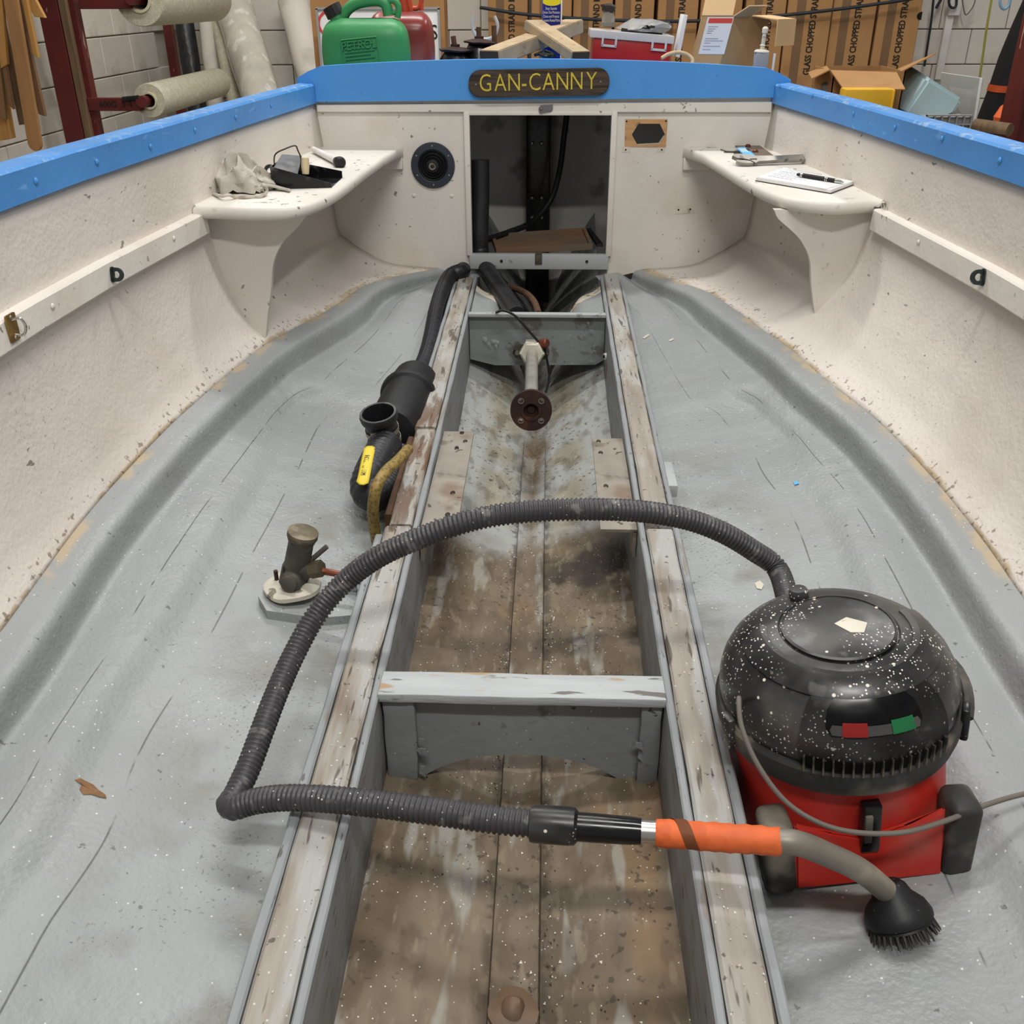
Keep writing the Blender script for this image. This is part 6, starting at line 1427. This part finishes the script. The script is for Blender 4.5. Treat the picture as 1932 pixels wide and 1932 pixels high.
lean_roll((443, 20), (489, 170), .125, 'fibre_wrapped', 'plastic-wrapped fibreglass roll leaning on the back wall', 3.36, 2.86)
lean_roll((560, 30), (590, 150), .10, 'block_paint', 'pale roll leaning left of the notice sign', 3.42, 3.1)
# ------------------------------------------------------------------ timber leaning at the left wall
def plank(p0, p1, wpx, Y, mt, label, round_=False, th=.022):
    a, b = at(*p0, Y=Y), at(*p1, Y=Y); wv = (at(p1[0]+wpx, p1[1], Y=Y)-b).length; d_ = (b-a); Ln = d_.length+.6; d_.normalize(); up_ = -d_; sd = V((0, 1, 0)).cross(up_).normalized()
    if sd.x < 0: sd = -sd
    poly = [(-wv/2, 0), (wv/2, 0), (wv/2, Ln), (-wv/2, Ln)]
    if round_: poly = [(wv/2*math.cos(a_), wv*.55+wv*.55*math.sin(a_)) for a_ in [math.pi+math.pi*k/12 for k in range(13)]]+[(wv/2, Ln), (-wv/2, Ln)]
    else: poly = [(-wv/2, random.uniform(-.02, .02)), (wv/2, random.uniform(-.02, .02)), (wv/2, Ln), (-wv/2, Ln)]
    bm = bmesh.new(); prism(bm, poly, b, sd, up_, th); bmesh.ops.bevel(bm, geom=bm.edges[:], offset=.002, segments=1, affect='EDGES')
    solo('wooden_plank', bm, MATS[mt], label, 'plank', loc=b, group='planks hung by the left wall')
YP = 0.95
plank((24, 0), (71, 284), 24, YP, 'plank_tan', 'long tan plank with rounded end, hanging in front', True)
plank((62, 0), (80, 34), 18, YP+.05, 'plank_gold', 'short pale plank end beside the red post')
plank((50, 0), (71, 105), 10, YP+.03, 'plank_gold', 'narrow gold lath behind the rounded plank')
plank((48, 60), (82, 212), 12, YP+.06, 'plank_brown', 'brown lath behind the rounded plank, ending above the gunwale')
plank((2, 0), (12, 128), 14, YP+.02, 'plank_gold', 'gold plank at the left frame edge, cut short')
plank((0, 60), (24, 200), 9, YP+.03, 'plank_brown', 'dark brown lath at the left edge below the gold plank')
plank((-8, 80), (8, 222), 14, YP+.015, 'plank_brown', 'wide dark brown offcut with slanted end at the left edge')
plank((18, 100), (46, 236), 12, YP+.08, 'timber_brown', 'brown lath between the offcut and rounded plank')  # plain brown timber colour
plank((-6, 150), (14, 262), 34, YP+.10, 'plank_gold', 'square golden beam end low at the left edge', th=.07)
bm = bmesh.new(); a, b = at(-40, -10, Y=YP+.14), at(110, -10, Y=YP+.14); box(bm, ((a.x+b.x)/2, YP+.30, a.z+.30), (b.x-a.x, .40, .05)); sb = solo('plank_rack', bm, MATS['rack_red'], 'dark red rack shelf holding the hanging planks', 'rack', loc=V(((a.x+b.x)/2, YP+.3, a.z+.27)))
# ------------------------------------------------------------------ clutter behind the right gunwale
Yc_ = 1.05
zb0 = at(1640, 215, Y=Yc_).z-.12
bn = thing('workbench', 'low workbench behind the right gunwale under the clutter', 'workbench', V((1.6, Yc_+.1, ZF)))
bm = bmesh.new(); box(bm, (1.45, Yc_+.15, zb0-.02), (.96, 1.15, .04), bev=.004); part('worktop', bm, MATS['timber_brown'], bn)
for x_ in (1.05, 1.86):
    for y_ in (Yc_-.35, Yc_+.65): bm = bmesh.new(); box(bm, (x_, y_, (ZF+zb0-.04)/2), (.07, .07, zb0-.04-ZF)); part('leg', bm, MATS['timber_brown'], bn)
# flapped carton
oc = thing('flapped_carton', 'open brown carton with bent flaps behind the right gunwale', 'cardboard box', V((at(1600, 190, Y=Yc_).x, Yc_, zb0)))
A = at(1570, 175, Y=Yc_-.12); B = at(1690, 178, Y=Yc_-.02); x0, x1 = A.x, B.x; zt_ = at(1600, 134, Y=Yc_-.1).z
for (a, b) in (((x0, Yc_-.1), (x1, Yc_-.1)), ((x1, Yc_-.1), (x1, Yc_+.25)), ((x1, Yc_+.25), (x0, Yc_+.25)), ((x0, Yc_+.25), (x0, Yc_-.1))):
    a, b = V((*a, zb0)), V((*b, zb0)); bm = bmesh.new(); n_ = (b-a).cross(V((0, 0, 1))).normalized()*-.005; u = V((0, 0, zt_-zb0)); hexa(bm, [a, b, b+n_, a+n_, a+u, b+u, b+n_+u, a+n_+u]); part('wall', bm, MATS['carton_brown'], oc)
def flp(P, nm='flap', parent=oc, mt='carton_brown', th=.005):
    bm = bmesh.new(); n_ = (P[1]-P[0]).cross(P[3]-P[0]).normalized()*th; hexa(bm, list(P)+[p+n_ for p in P]); part(nm, bm, MATS[mt], parent)
flp([at(1567, 132, Y=Yc_-.1), at(1692, 136, Y=Yc_-.1), at(1708, 168, Y=Yc_-.30), at(1592, 168, Y=Yc_-.30)])
flp([at(1698, 135, Y=Yc_-.1), at(1684, 134, Y=Yc_+.25), at(1735, 112, Y=Yc_+.22), at(1766, 100, Y=Yc_-.02)])
flp([at(1566, 133, Y=Yc_-.1), at(1560, 126, Y=Yc_+.22), at(1525, 138, Y=Yc_+.2), at(1532, 150, Y=Yc_-.1)])
bm = bmesh.new(); p = at(1567, 160, Y=Yc_); lathe(bm, [(.04, -.12), (.042, 0), (.03, .01)], p, (0, 0, 1), 18); solo('tin_can', bm, MATS['metal_grey'], 'tin can peeking out of the flapped carton', 'tin', loc=p-V((0, 0, .12)))
# yellow box
yb = thing('yellow_case', 'yellow plastic case below the carton flap', 'case', V((at(1650, 190, Y=Yc_-.18).x, Yc_-.18, zb0)))
a, b = at(1596, 168, Y=Yc_-.40), at(1691, 168, Y=Yc_-.40); bm = bmesh.new(); box(bm, ((a.x+b.x)/2, Yc_-.355, (zb0+a.z)/2), (b.x-a.x, .09, a.z-zb0), bev=.008); part('shell', bm, MATS['box_yellow'], yb)
bm = bmesh.new(); box(bm, (b.x-.008, Yc_-.402, (zb0+a.z)/2), (.008, .012, a.z-zb0-.01), bev=.002); part('edge_rib', bm, MATS['box_yellow'], yb)
# tipped pale blue tub
tb2 = [at(x, y, Y=Yc_) for x, y in ((1703, 128), (1760, 124), (1822, 176), (1826, 198), (1808, 217), (1745, 218), (1690, 200))]
def face_solid(front, dyv, g):
    c = sum(front, V())/len(front); back = [c+(p-c)*g+V((0, dyv, .02)) for p in front]
    bm = bmesh.new(); f = [bm.verts.new(p) for p in front]; b = [bm.verts.new(p) for p in back]; bm.faces.new(f); bm.faces.new(b[::-1])
    for i in range(len(f)): bm.faces.new((f[i], f[(i+1) % len(f)], b[(i+1) % len(b)], b[i]))
    bmesh.ops.recalc_face_normals(bm, faces=bm.faces); bmesh.ops.bevel(bm, geom=bm.edges[:], offset=.014, segments=4, affect='EDGES'); return bm
front = [at(x, y, Y=Yc_-.10) for x, y in ((1752, 146), (1818, 188), (1800, 216), (1755, 240), (1705, 215))]
bm = face_solid(front, .30, 1.16)
for v in bm.verts: v.co.z = max(v.co.z, zb0+.002)
solo('blue_tub', bm, MATS['blue_tub'], 'pale blue plastic tub tipped over beside the carton', 'tub', sharp=40)
# grey crate and board
cr_ = thing('grey_crate', 'grey ribbed plastic crate below the blue tub', 'crate', V((at(1800, 230, Y=Yc_-.2).x, Yc_-.15, zb0)))
a, b = at(1752, 217, Y=Yc_-.24), at(1836, 217, Y=Yc_-.24)
bm = bmesh.new(); box(bm, ((a.x+b.x)/2, Yc_-.14, (zb0+a.z)/2-.005), (b.x-a.x, .16, a.z-zb0-.012)); part('shell', bm, MATS['crate_grey'], cr_)
for k in range(7): bm = bmesh.new(); x_ = a.x+(b.x-a.x)*k/6; box(bm, (x_, Yc_-.228, (zb0+a.z)/2), (.006, .016, a.z-zb0)); part('rib', bm, MATS['crate_grey'], cr_)
for z_ in (a.z, a.z-.035): bm = bmesh.new(); box(bm, ((a.x+b.x)/2, Yc_-.228, z_-.003), (b.x-a.x+.006, .018, .006)); part('rim', bm, MATS['crate_grey'], cr_)
Q = [at(1775, 137, Y=Yc_+.32), at(1852, 148, Y=Yc_+.05), at(1836, 250, Y=Yc_+.05), at(1775, 250, Y=Yc_+.32)]
Q[2].z = zb0; Q[3].z = zb0
bd2 = thing('standing_board', 'grey board with white edge standing right of the blue tub', 'panel', Q[2])
flp(Q, 'sheet', bd2, 'board_grey', .008)
bm = bmesh.new(); tube(bm, [Q[1], Q[2]], .007, 6); part('white_edge', bm, MATS['paper_white'], bd2)
# black bag with orange strap
kb = thing('black_bag', 'tall black fabric bag with orange strap by the right post', 'bag', V((at(1885, 200, Y=1.7).x, 1.7, ZF)))
Yk = 1.7
prof = [(1850, 222, 40), (1870, 170, 34), (1890, 110, 30), (1915, 50, 30), (1935, 5, 30), (1950, -40, 30)]
bm = bmesh.new(); G = []
pts = [(ZF, at(1850, 222, Y=Yk).x+.02, .30)]
for x, y, _ in prof: p = at(x, y, Y=Yk); pts.append((p.z, p.x, .32))
for z, xl_, wv in pts: G.append([V((xl_+wv/2+wv/2*math.copysign(abs(math.cos(a))**.6, math.cos(a)), Yk+.11*math.copysign(abs(math.sin(a))**.6, math.sin(a)), z)) for a in [2*math.pi*k/28 for k in range(29)]])
surf(bm, G); bmesh.ops.remove_doubles(bm, verts=bm.verts, dist=1e-5); part('bag_body', bm, MATS['bag_black'], kb)
def strapz(y0, y1, nm):
    G = []
    for y in (y0, y1):
        z = at(1880, y, Y=Yk-.11).z; xl_ = ip(z, [p[0] for p in pts], [p[1] for p in pts]); wv = .325
        G.append([V((xl_+wv/2+(wv/2+.004)*math.copysign(abs(math.cos(a))**.6, math.cos(a)), Yk+.114*math.copysign(abs(math.sin(a))**.6, math.sin(a)), z)) for a in [2*math.pi*k/28 for k in range(29)]])
    bm = bmesh.new(); surf(bm, G); bmesh.ops.solidify(bm, geom=bm.faces[:], thickness=.002); part(nm, bm, MATS['strap_orange'], kb, 'orange strap')
strapz(163, 176, 'strap')
p = at(1893, 222, Y=1.4); bm = bmesh.new(); lathe(bm, [(.03, -.30), (.035, -.05), (.05, 0), (.03, .05), (.012, .07)], p, (.1, 0, 1), 12); jitter(bm, .01, 20); solo('orange_float', bm, MATS['strap_orange'], 'crumpled orange float in front of the black bag', 'float')
# red steel post at the right
pr = thing('steel_post', 'chipped dark red steel post at the right frame edge', 'post', V((at(1925, 200, Y=1.05).x+.05, 1.05, ZF)))
a = at(1903, 200, Y=1.05); bm = bmesh.new(); box(bm, (a.x+.012, 1.03, .0), (.024, .16, 2.9), bev=.002); part('flange', bm, MATS['rack_red'], pr)
bm = bmesh.new(); box(bm, (a.x+.10, 1.11, .0), (.18, .02, 2.9), bev=.002); part('web', bm, MATS['rack_red'], pr)
# timber log on bench edge
bm = bmesh.new(); tube(bm, [at(1840, 236, Y=Yc_-.05), at(1905, 246, Y=Yc_-.2)], .03, 10); jitter(bm, .006, 20); solo('timber_offcut', bm, MATS['timber_brown'], 'rough timber offcut below the black bag', 'offcut')
# wall services on the right
bm = bmesh.new(); tube(bm, catmull([at(1762, -8, Y=3.5), at(1757, 40, Y=3.5), at(1751, 80, Y=3.5), at(1744, 125, Y=3.5)], 5), .008, 8); solo('hanging_cable', bm, MATS['cord_dark'], 'dark cable hanging down the back wall', 'cable')
bm = bmesh.new(); tube(bm, catmull([at(1872, -8, Y=2.6), at(1862, 50, Y=2.6), at(1855, 100, Y=2.6), at(1848, 150, Y=2.6)], 5), .007, 8); solo('green_cord', bm, MATS['cord_green'], 'olive green cord hanging right of the conduit', 'cord')
bm = bmesh.new(); a, b = at(1794, 26, Y=3.58), at(1772, 135, Y=3.58); box(bm, V(((a.x+b.x)/2, 3.585, (a.z+b.z)/2)), (.05, .03, a.z-b.z+.1), bev=.006); solo('wall_conduit', bm, MATS['socket_white'], 'white conduit running down the block wall', 'conduit')
sk = thing('wall_socket', 'white wall socket with plugged cables at top right', 'socket', at(1800, 22, Y=3.56))
bm = bmesh.new(); box(bm, at(1801, 10, Y=3.57), (.075, .05, .12), bev=.005); part('box', bm, MATS['socket_white'], sk)
bm = bmesh.new(); tube(bm, catmull([at(1790, -10, Y=3.52), at(1791, 8, Y=3.52), at(1797, 15, Y=3.52), at(1804, 10, Y=3.52), at(1805, -10, Y=3.52)], 5), .008, 8); part('cable_loop', bm, MATS['cord_dark'], sk)
bm = bmesh.new(); tube(bm, [at(1778, -6, Y=3.55), at(1766, 16, Y=3.55)], .010, 8); part('plug_lead', bm, MATS['cord_dark'], sk)
bm = bmesh.new(); tube(bm, catmull([at(1815, -8, Y=3.54), at(1818, 15, Y=3.54), at(1823, 28, Y=3.54), at(1836, 12, Y=3.54), at(1842, -8, Y=3.54)], 5), .004, 6); part('thin_lead', bm, MATS['cable_grey'], sk)
bm = bmesh.new(); tube(bm, catmull([at(1888, -8, Y=2.4), at(1887, 8, Y=2.4), at(1894, 17, Y=2.4), at(1903, 10, Y=2.4), at(1907, -8, Y=2.4)], 5), .008, 8); solo('blue_rope', bm, MATS['cord_blue'], 'pale blue cord loop hanging at top right', 'cord')
bpy.context.view_layer.update()
